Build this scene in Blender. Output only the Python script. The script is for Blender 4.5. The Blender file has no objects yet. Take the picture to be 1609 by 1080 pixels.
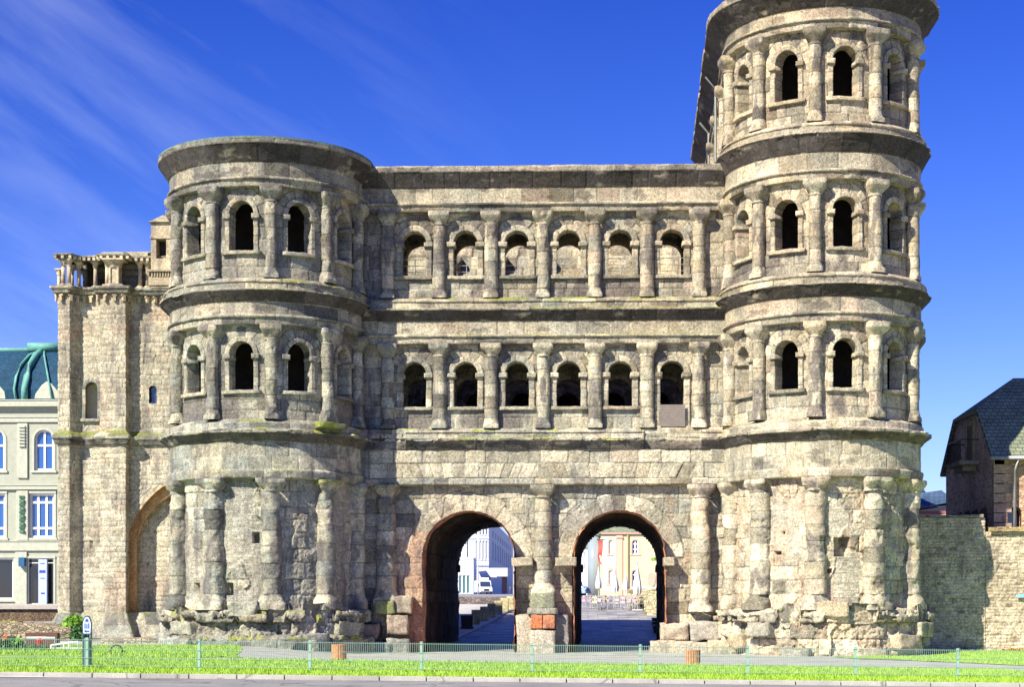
import bpy, math, random
import numpy as np
from math import radians as R, sin, cos, pi

# ------------------------------------------------------------------ camera, sky, sun, exposure
scene = bpy.context.scene
COL = scene.collection
YAW = 1.75
CAM = (0.91, -77.0, 2.7)
FPX = 2590.0
cd = bpy.data.cameras.new('camera')
cam = bpy.data.objects.new('camera', cd)
COL.objects.link(cam)
cam.location = CAM
cam.rotation_euler = (R(90), 0, R(YAW))
cd.sensor_width = 36
cd.lens = 36 * FPX / 1609
cd.shift_y = 405 / 1609
cd.clip_start = 0.5
cd.clip_end = 3000
scene.camera = cam

SUN_AZ, SUN_EL = 41.0, 39.0
w = bpy.data.worlds.new('World')
scene.world = w
w.use_nodes = True
nt = w.node_tree
nt.nodes.clear()
def wn(t, **k):
    n = nt.nodes.new(t)
    for a, b in k.items():
        setattr(n, a, b)
    return n
sky = wn('ShaderNodeTexSky', sky_type='NISHITA')
sky.sun_disc = False
sky.sun_elevation = R(SUN_EL)
sky.sun_rotation = R(180 + SUN_AZ)
sky.air_density = 1.0
sky.dust_density = 0.0
sky.ozone_density = 3.0
hs = wn('ShaderNodeHueSaturation')
hs.inputs['Hue'].default_value = 0.512
hs.inputs['Saturation'].default_value = 1.25
hs.inputs['Value'].default_value = 1.0
tc = wn('ShaderNodeTexCoord')
mp = wn('ShaderNodeMapping')
mp.inputs['Scale'].default_value = (3.2, 2.0, 15.0)
mp0 = wn('ShaderNodeMapping')
mp0.inputs['Rotation'].default_value = (0, R(-33), 0)
nz = wn('ShaderNodeTexNoise')
nz.inputs['Scale'].default_value = 1.3
nz.inputs['Detail'].default_value = 7
nz.inputs['Roughness'].default_value = 0.55
nz.inputs['Distortion'].default_value = 0.35
cr = wn('ShaderNodeValToRGB')
cr.color_ramp.elements[0].position = 0.42
cr.color_ramp.elements[0].color = (0, 0, 0, 1)
cr.color_ramp.elements[1].position = 0.74
cr.color_ramp.elements[1].color = (0.26, 0.26, 0.26, 1)
sepx = wn('ShaderNodeSeparateXYZ')
mr = wn('ShaderNodeMapRange')
mr.inputs['From Min'].default_value = 0.0
mr.inputs['From Max'].default_value = -0.35
mul = wn('ShaderNodeMath', operation='MULTIPLY')
mx = wn('ShaderNodeMix', data_type='RGBA')
mx.inputs['B'].default_value = (6.0, 6.8, 8.8, 1)
bg = wn('ShaderNodeBackground')
bg.inputs['Strength'].default_value = 0.078
wo = wn('ShaderNodeOutputWorld')
L = nt.links.new
L(sky.outputs[0], hs.inputs['Color'])
L(tc.outputs['Generated'], mp0.inputs['Vector'])
L(mp0.outputs[0], mp.inputs['Vector'])
L(mp.outputs[0], nz.inputs['Vector'])
L(nz.outputs[0], cr.inputs[0])
L(tc.outputs['Generated'], sepx.inputs[0])
L(sepx.outputs[0], mr.inputs['Value'])
L(cr.outputs[0], mul.inputs[0])
L(mr.outputs[0], mul.inputs[1])
L(mul.outputs[0], mx.inputs['Factor'])
gr = wn('ShaderNodeMix', data_type='RGBA', blend_type='MULTIPLY')
gr.inputs['Factor'].default_value = 1.0
gr.inputs['B'].default_value = (.36, .54, 1.10, 1)
el = wn('ShaderNodeMapRange')
el.inputs['From Min'].default_value = 0.36
el.inputs['From Max'].default_value = 0.10
L(sepx.outputs[2], el.inputs['Value'])
gb = wn('ShaderNodeMix', data_type='RGBA')
gb.inputs['A'].default_value = (.24, .38, .95, 1)
gb.inputs['B'].default_value = (.62, .66, 1.10, 1)
L(el.outputs[0], gb.inputs['Factor'])
L(gb.outputs['Result'], gr.inputs['B'])
L(hs.outputs[0], gr.inputs['A'])
L(gr.outputs['Result'], mx.inputs['A'])
L(mx.outputs['Result'], bg.inputs['Color'])
L(bg.outputs[0], wo.inputs[0])

sd = bpy.data.lights.new('sun', 'SUN')
sd.energy = 4.6
sd.angle = R(0.5)
sd.color = (1.0, 0.92, 0.76)
so = bpy.data.objects.new('sun', sd)
COL.objects.link(so)
so.rotation_euler = (R(90 - SUN_EL), 0, R(-SUN_AZ))
scene.view_settings.view_transform = 'Standard'
scene.view_settings.look = 'None'
scene.view_settings.exposure = 1.08
scene.view_settings.gamma = 1.0
scene.view_settings.use_curve_mapping = False

# ------------------------------------------------------------------ numeric helpers
def at(px, py, Y):
    """world X, Z of a photo pixel on the plane at world depth Y"""
    t = R(YAW)
    a = (px - 804.5) / FPX
    dy = Y - CAM[1]
    dx = dy * (a * cos(t) - sin(t)) / (cos(t) + a * sin(t))
    zf = -dx * sin(t) + dy * cos(t)
    return CAM[0] + dx, CAM[2] + (945 - py) * zf / FPX

M32 = np.uint64(0xFFFFFFFF)
def H(a, b, seed=0):
    with np.errstate(over='ignore'):
        a = np.asarray(a).astype(np.int64).astype(np.uint64)
        b = np.asarray(b).astype(np.int64).astype(np.uint64)
        n = (a * np.uint64(374761393) + b * np.uint64(668265263) + np.uint64(seed * 144269 + 7919)) & M32
        n = ((n ^ (n >> np.uint64(13))) * np.uint64(1274126177)) & M32
        n = ((n ^ (n >> np.uint64(15))) * np.uint64(2246822519)) & M32
        n = n ^ (n >> np.uint64(16))
    return (n & M32).astype(np.float64) / 4294967295.0
def vn(x, y, seed=0):
    ix, iy = np.floor(x), np.floor(y)
    fx, fy = x - ix, y - iy
    fx = fx * fx * (3 - 2 * fx)
    fy = fy * fy * (3 - 2 * fy)
    a, b = H(ix, iy, seed), H(ix + 1, iy, seed)
    c, d = H(ix, iy + 1, seed), H(ix + 1, iy + 1, seed)
    return (a * (1 - fx) + b * fx) * (1 - fy) + (c * (1 - fx) + d * fx) * fy
def fbm(x, y, seed=0, o=4, g=0.5):
    s, t, f = 0, 0, 1.0
    amp = 1.0
    for i in range(o):
        s = s + amp * vn(x * f + 17.3 * i, y * f - 9.1 * i, seed + i)
        t += amp
        amp *= g
        f *= 2.03
    return s / t
def sstep(a, b, x):
    t = np.clip((x - a) / (b - a), 0, 1)
    return t * t * (3 - 2 * t)

def blocks(u, s, brk, Lm, seed):
    """masonry: hash id, distance to vertical joint, distance to bed joint"""
    brk = np.asarray(brk)
    k = np.clip(np.searchsorted(brk, s.ravel(), side='right').reshape(s.shape) - 1, 0, len(brk) - 2)
    lo, hi = brk[k], brk[k + 1]
    dz = np.minimum(s - lo, hi - s)
    Lk = Lm * (0.75 + 0.5 * H(k, k * 0 + 3, seed))
    t = u / Lk + 7.7 * H(k, k * 0 + 5, seed)
    j = np.floor(t)
    b0 = j + 0.55 * (H(j, k, seed + 1) - .5)
    b1 = j + 1 + 0.55 * (H(j + 1, k, seed + 1) - .5)
    jj = np.where(t < b0, j - 1, np.where(t > b1, j + 1, j))
    c0 = jj + 0.55 * (H(jj, k, seed + 1) - .5)
    c1 = jj + 1 + 0.55 * (H(jj + 1, k, seed + 1) - .5)
    du = np.minimum(t - c0, c1 - t) * Lk
    return jj * 131 + k * 7, du, dz

WARM = np.array([(.62, .51, .31), (.54, .45, .28), (.62, .54, .36), (.44, .38, .25), (.61, .46, .32), (.36, .33, .24), (.52, .46, .31), (.70, .62, .44)])
COOL = np.array([(.38, .39, .32), (.31, .34, .30), (.44, .44, .34), (.27, .30, .28), (.50, .48, .36), (.35, .35, .28), (.24, .26, .24), (.42, .42, .30)])
def stone_col(h1, h2, cool, n):
    """albedo of each block: picked from the warm or the cool stones"""
    i = (h1 * 7.999).astype(int)
    k = np.clip(cool + (n - .5) * 1.3, 0, 1)[..., None]
    pick = np.clip((h2[..., None] - .5) * .5 + k, 0, 1)
    base = np.array((.65, .58, .41)) * (1 - k) + np.array((.38, .385, .31)) * k
    c = (WARM[i] * (1 - pick) + COOL[i] * pick) * .66 + base * .34
    c = c * .90 + c.mean(-1, keepdims=True) * np.array((.105, .10, .09))
    v = 0.76 + 0.48 * H(np.floor(h1 * 99991), np.floor(h2 * 99991), 77)
    v = v * np.where(H(np.floor(h1 * 77773), np.floor(h2 * 55551), 78) < .07, .58, 1.0)
    return c * v[..., None]
def coolness(X, Z):
    c = 0.42 - 0.026 * X + 0.10 * sstep(2, 12, Z) - .15 * sstep(14, 26, Z)
    return np.clip(c, .08, .88)

# ------------------------------------------------------------------ mesh output
def tag(o, label=None, cat=None, group=None, kind=None):
    if label: o['label'] = label
    if cat: o['category'] = cat
    if group: o['group'] = group
    if kind: o['kind'] = kind
    return o
def empty(name, loc=(0, 0, 0), label=None, cat=None, group=None, rz=0):
    o = bpy.data.objects.new(name, None)
    o.location = loc
    o.rotation_euler = (0, 0, rz)
    COL.objects.link(o)
    ORIG[o.name] = tuple(loc)
    return tag(o, label, cat, group)
def link_mesh(name, me, mat, parent, world=True):
    o = bpy.data.objects.new(name, me)
    COL.objects.link(o)
    if mat: me.materials.append(mat)
    if parent:
        o.parent = parent
        if world:
            bpy_loc = ORIG.get(parent.name, (0, 0, 0))
            o.location = tuple(-a for a in bpy_loc)
    return o
ORIG = {}
def np_mesh(name, V, F, col=None, smooth=True):
    me = bpy.data.meshes.new(name)
    nF, k = F.shape
    me.vertices.add(len(V))
    me.vertices.foreach_set('co', V.astype(np.float32).ravel())
    me.loops.add(nF * k)
    me.polygons.add(nF)
    me.loops.foreach_set('vertex_index', F.astype(np.int32).ravel())
    me.polygons.foreach_set('loop_start', np.arange(0, nF * k, k, dtype=np.int32))
    me.polygons.foreach_set('loop_total', np.full(nF, k, dtype=np.int32))
    me.polygons.foreach_set('use_smooth', np.full(nF, smooth))
    if col is not None:
        a = me.color_attributes.new('Col', 'FLOAT_COLOR', 'POINT')
        c = np.ones((len(V), 4), dtype=np.float32)
        c[:, :3] = col
        a.data.foreach_set('color', c.ravel())
    me.update(calc_edges=True)
    return me
def grid_faces(n, m, mask=None, flip=False):
    i = np.arange(n * m).reshape(n, m)
    F = np.stack([i[:-1, :-1], i[1:, :-1], i[1:, 1:], i[:-1, 1:]], -1)
    if mask is not None: F = F[mask]
    F = F.reshape(-1, 4)
    return F[:, ::-1] if flip else F
def emit(name, P, col, mat, parent, mask=None, flip=False, disp=None, smooth=True):
    """P[n,m,3]: first axis u (to the right), second axis s (up)"""
    if disp is not None:
        a = np.gradient(P, axis=0)
        b = np.gradient(P, axis=1)
        N = np.cross(a, b)
        N /= np.linalg.norm(N, axis=-1, keepdims=True) + 1e-9
        if flip: N = -N
        P = P + N * disp[..., None]
    n, m = P.shape[:2]
    me = np_mesh(name, P.reshape(-1, 3), grid_faces(n, m, mask, flip), col.reshape(-1, 3), smooth)
    return link_mesh(name, me, mat, parent)

class MB:
    """collects small shapes into one mesh"""
    def __init__(s): s.v, s.f = [], []
    def add(s, v, f):
        b = len(s.v)
        s.v += [tuple(p) for p in v]
        s.f += [tuple(b + i for i in q) for q in f]
        return s
    def box(s, x0, x1, y0, y1, z0, z1, rz=0, c=None, taper=0):
        v = [(x0, y0, z0), (x1, y0, z0), (x1, y1, z0), (x0, y1, z0), (x0 + taper, y0 + taper, z1), (x1 - taper, y0 + taper, z1), (x1 - taper, y1 - taper, z1), (x0 + taper, y1 - taper, z1)]
        if rz:
            cx, cy = c if c else ((x0 + x1) / 2, (y0 + y1) / 2)
            v = [(cx + (x - cx) * cos(rz) - (y - cy) * sin(rz), cy + (x - cx) * sin(rz) + (y - cy) * cos(rz), z) for x, y, z in v]
        return s.add(v, [(3, 2, 1, 0), (4, 5, 6, 7), (0, 1, 5, 4), (1, 2, 6, 5), (2, 3, 7, 6), (3, 0, 4, 7)])
    def tube(s, pts, r, n=8, closed=False):
        pts = [np.array(p, float) for p in pts]
        rs = r if hasattr(r, '__len__') else [r] * len(pts)
        rings = []
        up = None
        for i, p in enumerate(pts):
            if closed: t = pts[(i + 1) % len(pts)] - pts[i - 1]
            else: t = pts[min(i + 1, len(pts) - 1)] - pts[max(i - 1, 0)]
            t /= np.linalg.norm(t) + 1e-9
            a = np.array((0, 0, 1.)) if abs(t[2]) < .9 else np.array((1., 0, 0))
            x = np.cross(a, t); x /= np.linalg.norm(x)
            y = np.cross(t, x)
            rings.append([p + rs[i] * (cos(2 * pi * k / n) * x + sin(2 * pi * k / n) * y) for k in range(n)])
        v = [q for g in rings for q in g]
        f = []
        m = len(pts)
        for i in range(m if closed else m - 1):
            i2 = (i + 1) % m
            for k in range(n):
                f.append((i * n + k, i * n + (k + 1) % n, i2 * n + (k + 1) % n, i2 * n + k))
        if not closed:
            f.append(tuple(range(n - 1, -1, -1)))
            f.append(tuple((m - 1) * n + k for k in range(n)))
        return s.add(v, f)
    def lathe(s, c, prof, n=24, a0=0, a1=2 * pi):
        """prof: (r, z) from the bottom up, round a vertical axis at c"""
        full = abs(a1 - a0 - 2 * pi) < 1e-6
        k = n if full else n + 1
        v = [(c[0] + r * cos(a0 + (a1 - a0) * i / n), c[1] + r * sin(a0 + (a1 - a0) * i / n), c[2] + z) for r, z in prof for i in range(k)]
        f = []
        for j in range(len(prof) - 1):
            for i in range(n):
                i2 = (i + 1) % k if full else i + 1
                f.append((j * k + i, j * k + i2, (j + 1) * k + i2, (j + 1) * k + i))
        if full:
            f.append(tuple(range(k - 1, -1, -1)))
            f.append(tuple((len(prof) - 1) * k + i for i in range(k)))
        return s.add(v, f)
    def prism(s, poly, y0, y1, axis='y'):
        """poly: (x, z) counter-clockwise seen from the front, extruded in y"""
        n = len(poly)
        v = [(x, y0, z) for x, z in poly] + [(x, y1, z) for x, z in poly]
        if axis == 'x': v = [(b, a, c) for a, b, c in v]
        if axis == 'z': v = [(a, c, b) for a, b, c in v]
        f = [tuple(range(n)), tuple(range(2 * n - 1, n - 1, -1))] + [(i, n + i, n + (i + 1) % n, (i + 1) % n) for i in range(n)]
        return s.add(v, f)
    def build(s, name, mat, parent=None, smooth=False, bevel=0, world=True):
        me = bpy.data.meshes.new(name)
        me.from_pydata(s.v, [], s.f)
        me.update()
        if smooth: me.polygons.foreach_set('use_smooth', np.full(len(me.polygons), True))
        o = link_mesh(name, me, mat, parent, world)
        if bevel:
            b = o.modifiers.new('bevel', 'BEVEL')
            b.width = bevel
            b.segments = 2
            b.limit_method = 'ANGLE'
        return o

# ------------------------------------------------------------------ materials
def new_mat(name):
    m = bpy.data.materials.new(name)
    m.use_nodes = True
    return m, m.node_tree, m.node_tree.nodes['Principled BSDF']
def noise(t, co, scale, detail=4, rough=.6):
    n = t.nodes.new('ShaderNodeTexNoise')
    n.inputs['Scale'].default_value = scale
    n.inputs['Detail'].default_value = detail
    n.inputs['Roughness'].default_value = rough
    t.links.new(co, n.inputs['Vector'])
    return n.outputs[0]
def remap(t, v, a, b, c, d):
    n = t.nodes.new('ShaderNodeMapRange')
    for k, x in zip(('From Min', 'From Max', 'To Min', 'To Max'), (a, b, c, d)): n.inputs[k].default_value = x
    t.links.new(v, n.inputs['Value'])
    return n.outputs[0]
def mulc(t, colr, fac):
    """colour times a scalar"""
    n = t.nodes.new('ShaderNodeVectorMath')
    n.operation = 'SCALE'
    t.links.new(colr, n.inputs[0])
    t.links.new(fac, n.inputs['Scale'])
    return n.outputs[0]
def mixc(t, fac, a, b):
    n = t.nodes.new('ShaderNodeMix')
    n.data_type = 'RGBA'
    for s, x in (('Factor', fac), ('A', a), ('B', b)):
        if hasattr(x, 'links'): t.links.new(x, n.inputs[s])
        else: n.inputs[s].default_value = x if s == 'Factor' else (*x, 1)
    return n.outputs['Result']
def bump(t, bs, v, strength, dist, prev=None):
    n = t.nodes.new('ShaderNodeBump')
    n.inputs['Strength'].default_value = strength
    n.inputs['Distance'].default_value = dist
    t.links.new(v, n.inputs['Height'])
    if prev: t.links.new(prev, n.inputs['Normal'])
    t.links.new(n.outputs[0], bs.inputs['Normal'])
    return n.outputs[0]
def coord(t, kind='Object'):
    return t.nodes.new('ShaderNodeTexCoord').outputs[kind]
def wpos(t):
    return t.nodes.new('ShaderNodeNewGeometry').outputs['Position']

def stone_mat(name, pit=1.0, gain=1.0):
    m, t, b = new_mat(name)
    a = t.nodes.new('ShaderNodeVertexColor')
    a.layer_name = 'Col'
    co = wpos(t)
    n1 = noise(t, co, 1.6, 5, .65)
    n2 = noise(t, co, 9, 5, .7)
    n3 = noise(t, co, 26, 3, .7)
    c = mulc(t, a.outputs[0], remap(t, n1, .3, .7, .70 * gain, 1.22 * gain))
    c = mulc(t, c, remap(t, n2, .3, .7, .55, 1.32))
    c = mulc(t, c, remap(t, n3, .36, .54, 1 - .62 * pit, 1.10))
    mpz = t.nodes.new('ShaderNodeMapping')
    mpz.inputs['Scale'].default_value = (1.5, 1.5, .32)
    t.links.new(co, mpz.inputs['Vector'])
    st = noise(t, mpz.outputs[0], 1.0, 6, .62)
    sx = t.nodes.new('ShaderNodeSeparateXYZ')
    t.links.new(co, sx.inputs[0])
    wz = t.nodes.new('ShaderNodeMath'); wz.operation = 'MULTIPLY'
    t.links.new(remap(t, sx.outputs[2], 9.5, 19, 0, 1), wz.inputs[0])
    t.links.new(remap(t, noise(t, co, .45, 4), .3, .6, .35, 1), wz.inputs[1])
    tn = t.nodes.new('ShaderNodeMix'); tn.data_type = 'RGBA'; tn.blend_type = 'MULTIPLY'
    t.links.new(wz.outputs[0], tn.inputs['Factor'])
    t.links.new(c, tn.inputs['A'])
    tn.inputs['B'].default_value = (.84, .79, .76, 1)
    c = tn.outputs['Result']
    ad = t.nodes.new('ShaderNodeMath'); ad.operation = 'ADD'
    t.links.new(st, ad.inputs[0])
    t.links.new(remap(t, sx.outputs[0], -20, 16, .055, -.045), ad.inputs[1])
    c = mixc(t, remap(t, ad.outputs[0], .53, .68, 0, .60), c, (.085, .08, .088))
    # dark lichen specks and pale bloom
    sp = noise(t, co, 4.2, 6, .75)
    c = mixc(t, remap(t, sp, .60, .70, 0, .55), c, (.09, .085, .07))
    sp2 = noise(t, co, 3.1, 6, .8)
    c = mixc(t, remap(t, sp2, .60, .72, 0, .35), c, (.62, .60, .48))
    t.links.new(c, b.inputs['Base Color'])
    b.inputs['Roughness'].default_value = .93
    b.inputs['Specular IOR Level'].default_value = .2
    p = bump(t, b, n2, .55, .05)
    bump(t, b, n3, .6 * pit, .03, p)
    return m
STONE = stone_mat('sandstone')
STONE_SOFT = stone_mat('fine_stone', .5)

def flat_mat(name, colr, rough=.7, metal=0, var=.15, scale=6, spec=.4, bumpy=0):
    m, t, b = new_mat(name)
    co = coord(t)
    n = noise(t, co, scale, 5, .6)
    rgb = t.nodes.new('ShaderNodeRGB')
    rgb.outputs[0].default_value = (*colr, 1)
    c = mulc(t, rgb.outputs[0], remap(t, n, .3, .7, 1 - var, 1 + var))
    t.links.new(c, b.inputs['Base Color'])
    b.inputs['Roughness'].default_value = rough
    b.inputs['Metallic'].default_value = metal
    b.inputs['Specular IOR Level'].default_value = spec
    if bumpy: bump(t, b, n, bumpy, .03)
    return m
def glass_mat(name, colr=(.03, .05, .09), rough=.06):
    m, t, b = new_mat(name)
    b.inputs['Base Color'].default_value = (*colr, 1)
    b.inputs['Roughness'].default_value = rough
    b.inputs['Specular IOR Level'].default_value = 1.0
    co = coord(t)
    bump(t, b, noise(t, co, .9, 2), .05, .1)
    return m
GLASS = glass_mat('window_glass')
MOSS = np.array((.19, .26, .035))
MOSSY = np.array((.34, .36, .05))
CRUST = np.array((.085, .075, .075))

# ------------------------------------------------------------------ the gate: surfaces
RT = 4.5          # radius of the tower's entablature face
XT = 12.95
def W_curtain(u, z, d):
    return np.stack([u, -d + 0 * u, z + 0 * u], -1)
def W_tower(side, skew=0.0):
    q = RT * pi / 2
    def W(u, z, d):
        u, z, d = np.broadcast_arrays(u, z, d)
        a = np.clip(u, -q, q) / RT
        X = (RT + d) * np.sin(a)
        Y = -(RT + d) * np.cos(a)
        ex = np.maximum(np.abs(u) - q, 0)
        inner = (np.sign(u) == -side)
        X = X + np.where(inner, side * ex * skew, 0)
        return np.stack([side * XT + X, Y + ex, z], -1)
    return W

def inside_outline(u, z, win, grow):
    uc, zs, r, zb = win['u'], win['zs'], win['r'], win['zb']
    rr = np.hypot(u - uc, z - zs)
    return ((z >= zs) & (rr < r + grow)) | ((z < zs) & (z > zb - grow) & (np.abs(u - uc) < r + grow))

def courses(z0, z1, h, seed):
    n = max(1, round((z1 - z0) / h))
    rnd = random.Random(seed)
    ws = [1 + rnd.uniform(-.16, .16) for _ in range(n)]
    s = sum(ws)
    out = [z0]
    for q in ws: out.append(out[-1] + q / s * (z1 - z0))
    return out

STEP = .036
def relief_wall(name, parent, W, u0, u1, z0, z1, d, wins=(), seed=1, ch=.56, Lm=1.15, blk=.05, ero=.03, step=STEP,
                vous=True, holes=(), rubble=0, mat=None, slants=(), U=None, moss=0, shift=0., patches=0, stain=None, grow=.12, crust=0.):
    if U is None: U = np.linspace(u0, u1, max(2, int((u1 - u0) / step)))
    Zs = np.linspace(z0, z1, max(2, int((z1 - z0) / step)))
    u, z = np.meshgrid(U, Zs, indexing='ij')
    brk = courses(z0, z1, ch, seed)
    uu = u
    for (a0, a1, s0, s1, uc, half) in slants:       # leaning joints of a flat arch
        k = np.clip((u - uc) / half, -1, 1) * .55
        inr = (z > s0) & (z < s1) & (u > a0) & (u < a1)
        uu = np.where(inr, u - k * (z - s0), uu)
    if slants:
        brk = sorted(set([b for b in brk if not any(s[2] - .3 < b < s[3] + .3 for s in slants)] + [x for s in slants for x in (s[2], s[3])]))
    wob = .02 * (fbm(u * 1.3, z * 1.3, seed + 50, 2) - .5)
    idb, du, dz = blocks(uu + wob, z + wob * 1.5, brk, Lm, seed)
    if slants:
        for s in slants:
            inr = (z > s[2]) & (z < s[3]) & (u > s[0]) & (u < s[1])
            i2, du2, dz2 = blocks(uu, z, [s[2], s[3]], .5, seed + 9)
            idb, du, dz = np.where(inr, i2 + 5000, idb), np.where(inr, du2, du), np.where(inr, dz2, dz)
    h1, h2 = H(idb, idb * 0 + seed, 11), H(idb, idb * 0 + seed, 12)
    raise_ = np.zeros_like(u)
    if vous:
        for k, wn_ in enumerate(wins):
            rr = np.hypot(u - wn_['u'], z - wn_['zs'])
            ang = np.arctan2(z - wn_['zs'], u - wn_['u'])
            ro = wn_.get('ro', wn_['r'] + .52)
            nv = wn_.get('nv', 9)
            t = ang / pi * nv
            ro2 = ro * (1 + .12 * (H(np.floor(t), t * 0, seed + k) - .5))
            inr = (z > wn_['zs']) & (rr < ro2)
            vi = np.floor(t)
            fr = (t - vi)
            dv = np.minimum(fr, 1 - fr) * pi / nv * rr
            idb = np.where(inr, vi + 9000 + 50 * k, idb)
            h1 = np.where(inr, H(vi, vi * 0 + k, seed + 31), h1)
            h2 = np.where(inr, H(vi, vi * 0 + k, seed + 32), h2)
            du = np.where(inr, dv, du)
            if wn_.get('soft'):
                du = np.where(inr, du * 2.2 + .006, du)
                h1 = np.where(inr, .80 + .15 * h1, h1); h2 = np.where(inr, .3 + .2 * h2, h2)
            dz = np.where(inr, ro2 - rr, np.where((z > wn_['zs']) & (np.abs(rr - ro2) < .03), 0.01, dz))
            raise_ = np.where(inr & (rr < wn_['r'] + wn_.get('band', 0)), wn_.get('lift', 0), raise_)
    e = np.minimum(du, dz)
    joint = np.exp(-(np.maximum(e, 0) / .018) ** 2)
    lowf = fbm(u * .45 + shift, z * .45, seed + 60, 3)
    wear = fbm(u * 1.1, z * 1.1, seed + 61, 4)
    disp = raise_ + blk * (H(idb, idb * 0 + 1, seed + 13) - .5) * 2 * (.4 + lowf)
    disp += ero * 2.2 * (fbm(u * 3.2, z * 3.2, seed + 62, 4) - .5)
    disp += ero * 1.2 * (fbm(u * 11, z * 11, seed + 63, 2) - .5)
    disp -= joint * (.012 + .03 * wear)
    edge = np.exp(-(np.maximum(e, 0) / .05) ** 2)
    disp -= edge * ero * .5
    # rock-like broken hollows with sharp edges
    if patches:
        p = fbm(u * .8 + 3, z * .55, seed + 70, 4)
        q = fbm(u * 1.7 + 3, z * 1.2, seed + 71, 4)
        disp -= patches * (sstep(.53, .545, p) + .7 * sstep(.57, .58, q) - .5 * sstep(.40, .39, p))
    X = W(u, z, d + disp)
    cool = coolness(X[..., 0], X[..., 2])
    col = stone_col(h1, h2, cool, lowf)
    if rubble:
        brk2 = courses(z0, z1, .11, seed + 5)
        idr, dur, dzr = blocks(u + wob, z + wob, brk2, .33, seed + 80)
        rm = fbm(u * .55 + 5.5, z * .5 + 2.2, seed + 81, 3) + .22 * (vn(u * .8, z * .3, seed + 82) - .5)
        msk = rm < rubble
        hr = H(idr, idr * 0 + 2, seed)
        jr = np.exp(-(np.maximum(np.minimum(dur, dzr), 0) / .012) ** 2)
        disp = np.where(msk, -.07 + .02 * (hr - .5) - .01 * jr + ero * (fbm(u * 4, z * 4, seed + 5, 3) - .5), disp)
        cc = np.array((.46, .45, .38)) * (.82 + .3 * hr[..., None]) * (1 - .22 * jr[..., None])
        cc = cc * (1 - .12 * cool[..., None]) + np.array((.08, .05, .0)) * (1 - cool[..., None])
        col = np.where(msk[..., None], cc, col)
        joint = np.where(msk, 0, joint)
    # joints: some pale mortar, most dark
    pale = (H(idb, idb * 0 + 4, seed) > .62) & (fbm(u * .3, z * .3, seed + 6, 2) > .42)
    jc = np.where(pale[..., None], np.array((.62, .60, .50)), np.array((.13, .115, .09)))
    jw = np.exp(-(np.maximum(e, 0) / .020) ** 2) * (0.8 if not rubble else .75)
    jw = jw * (joint > 0)
    col = col * (1 - jw[..., None]) + jc * jw[..., None]
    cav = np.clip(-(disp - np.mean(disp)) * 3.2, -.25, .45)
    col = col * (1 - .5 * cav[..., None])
    if crust:
        cz = fbm(u * .7 + 9, z * .35, seed + 90, 4)
        cm = sstep(.60 - crust * .22, .70 - crust * .2, cz) * .75
        col = col * (1 - cm[..., None]) + CRUST * 1.5 * cm[..., None]
    if moss:
        mz = fbm(u * .8, z * 1.2, seed + 91, 4)
        mm = sstep(.62, .72, mz) * moss * (z < z0 + 2.2)
        col = col * (1 - mm[..., None]) + MOSSY * mm[..., None]
    if stain is not None:
        col = stain(u, z, col)
    for (hu, hz, hw, hh, dep) in holes:
        m = (np.abs(u - hu) < hw) & (np.abs(z - hz) < hh)
        disp = np.where(m, -dep, disp)
    P = W(u, z, d + disp)
    mask = None
    if wins:
        uc = (u[:-1, :-1] + u[1:, 1:]) / 2
        zc = (z[:-1, :-1] + z[1:, 1:]) / 2
        ins = np.zeros(uc.shape, bool)
        for wn_ in wins: ins |= inside_outline(uc, zc, wn_, wn_.get('grow', grow))
        mask = ~ins
    return emit(name, P, col, mat or STONE, parent, mask)

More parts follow.
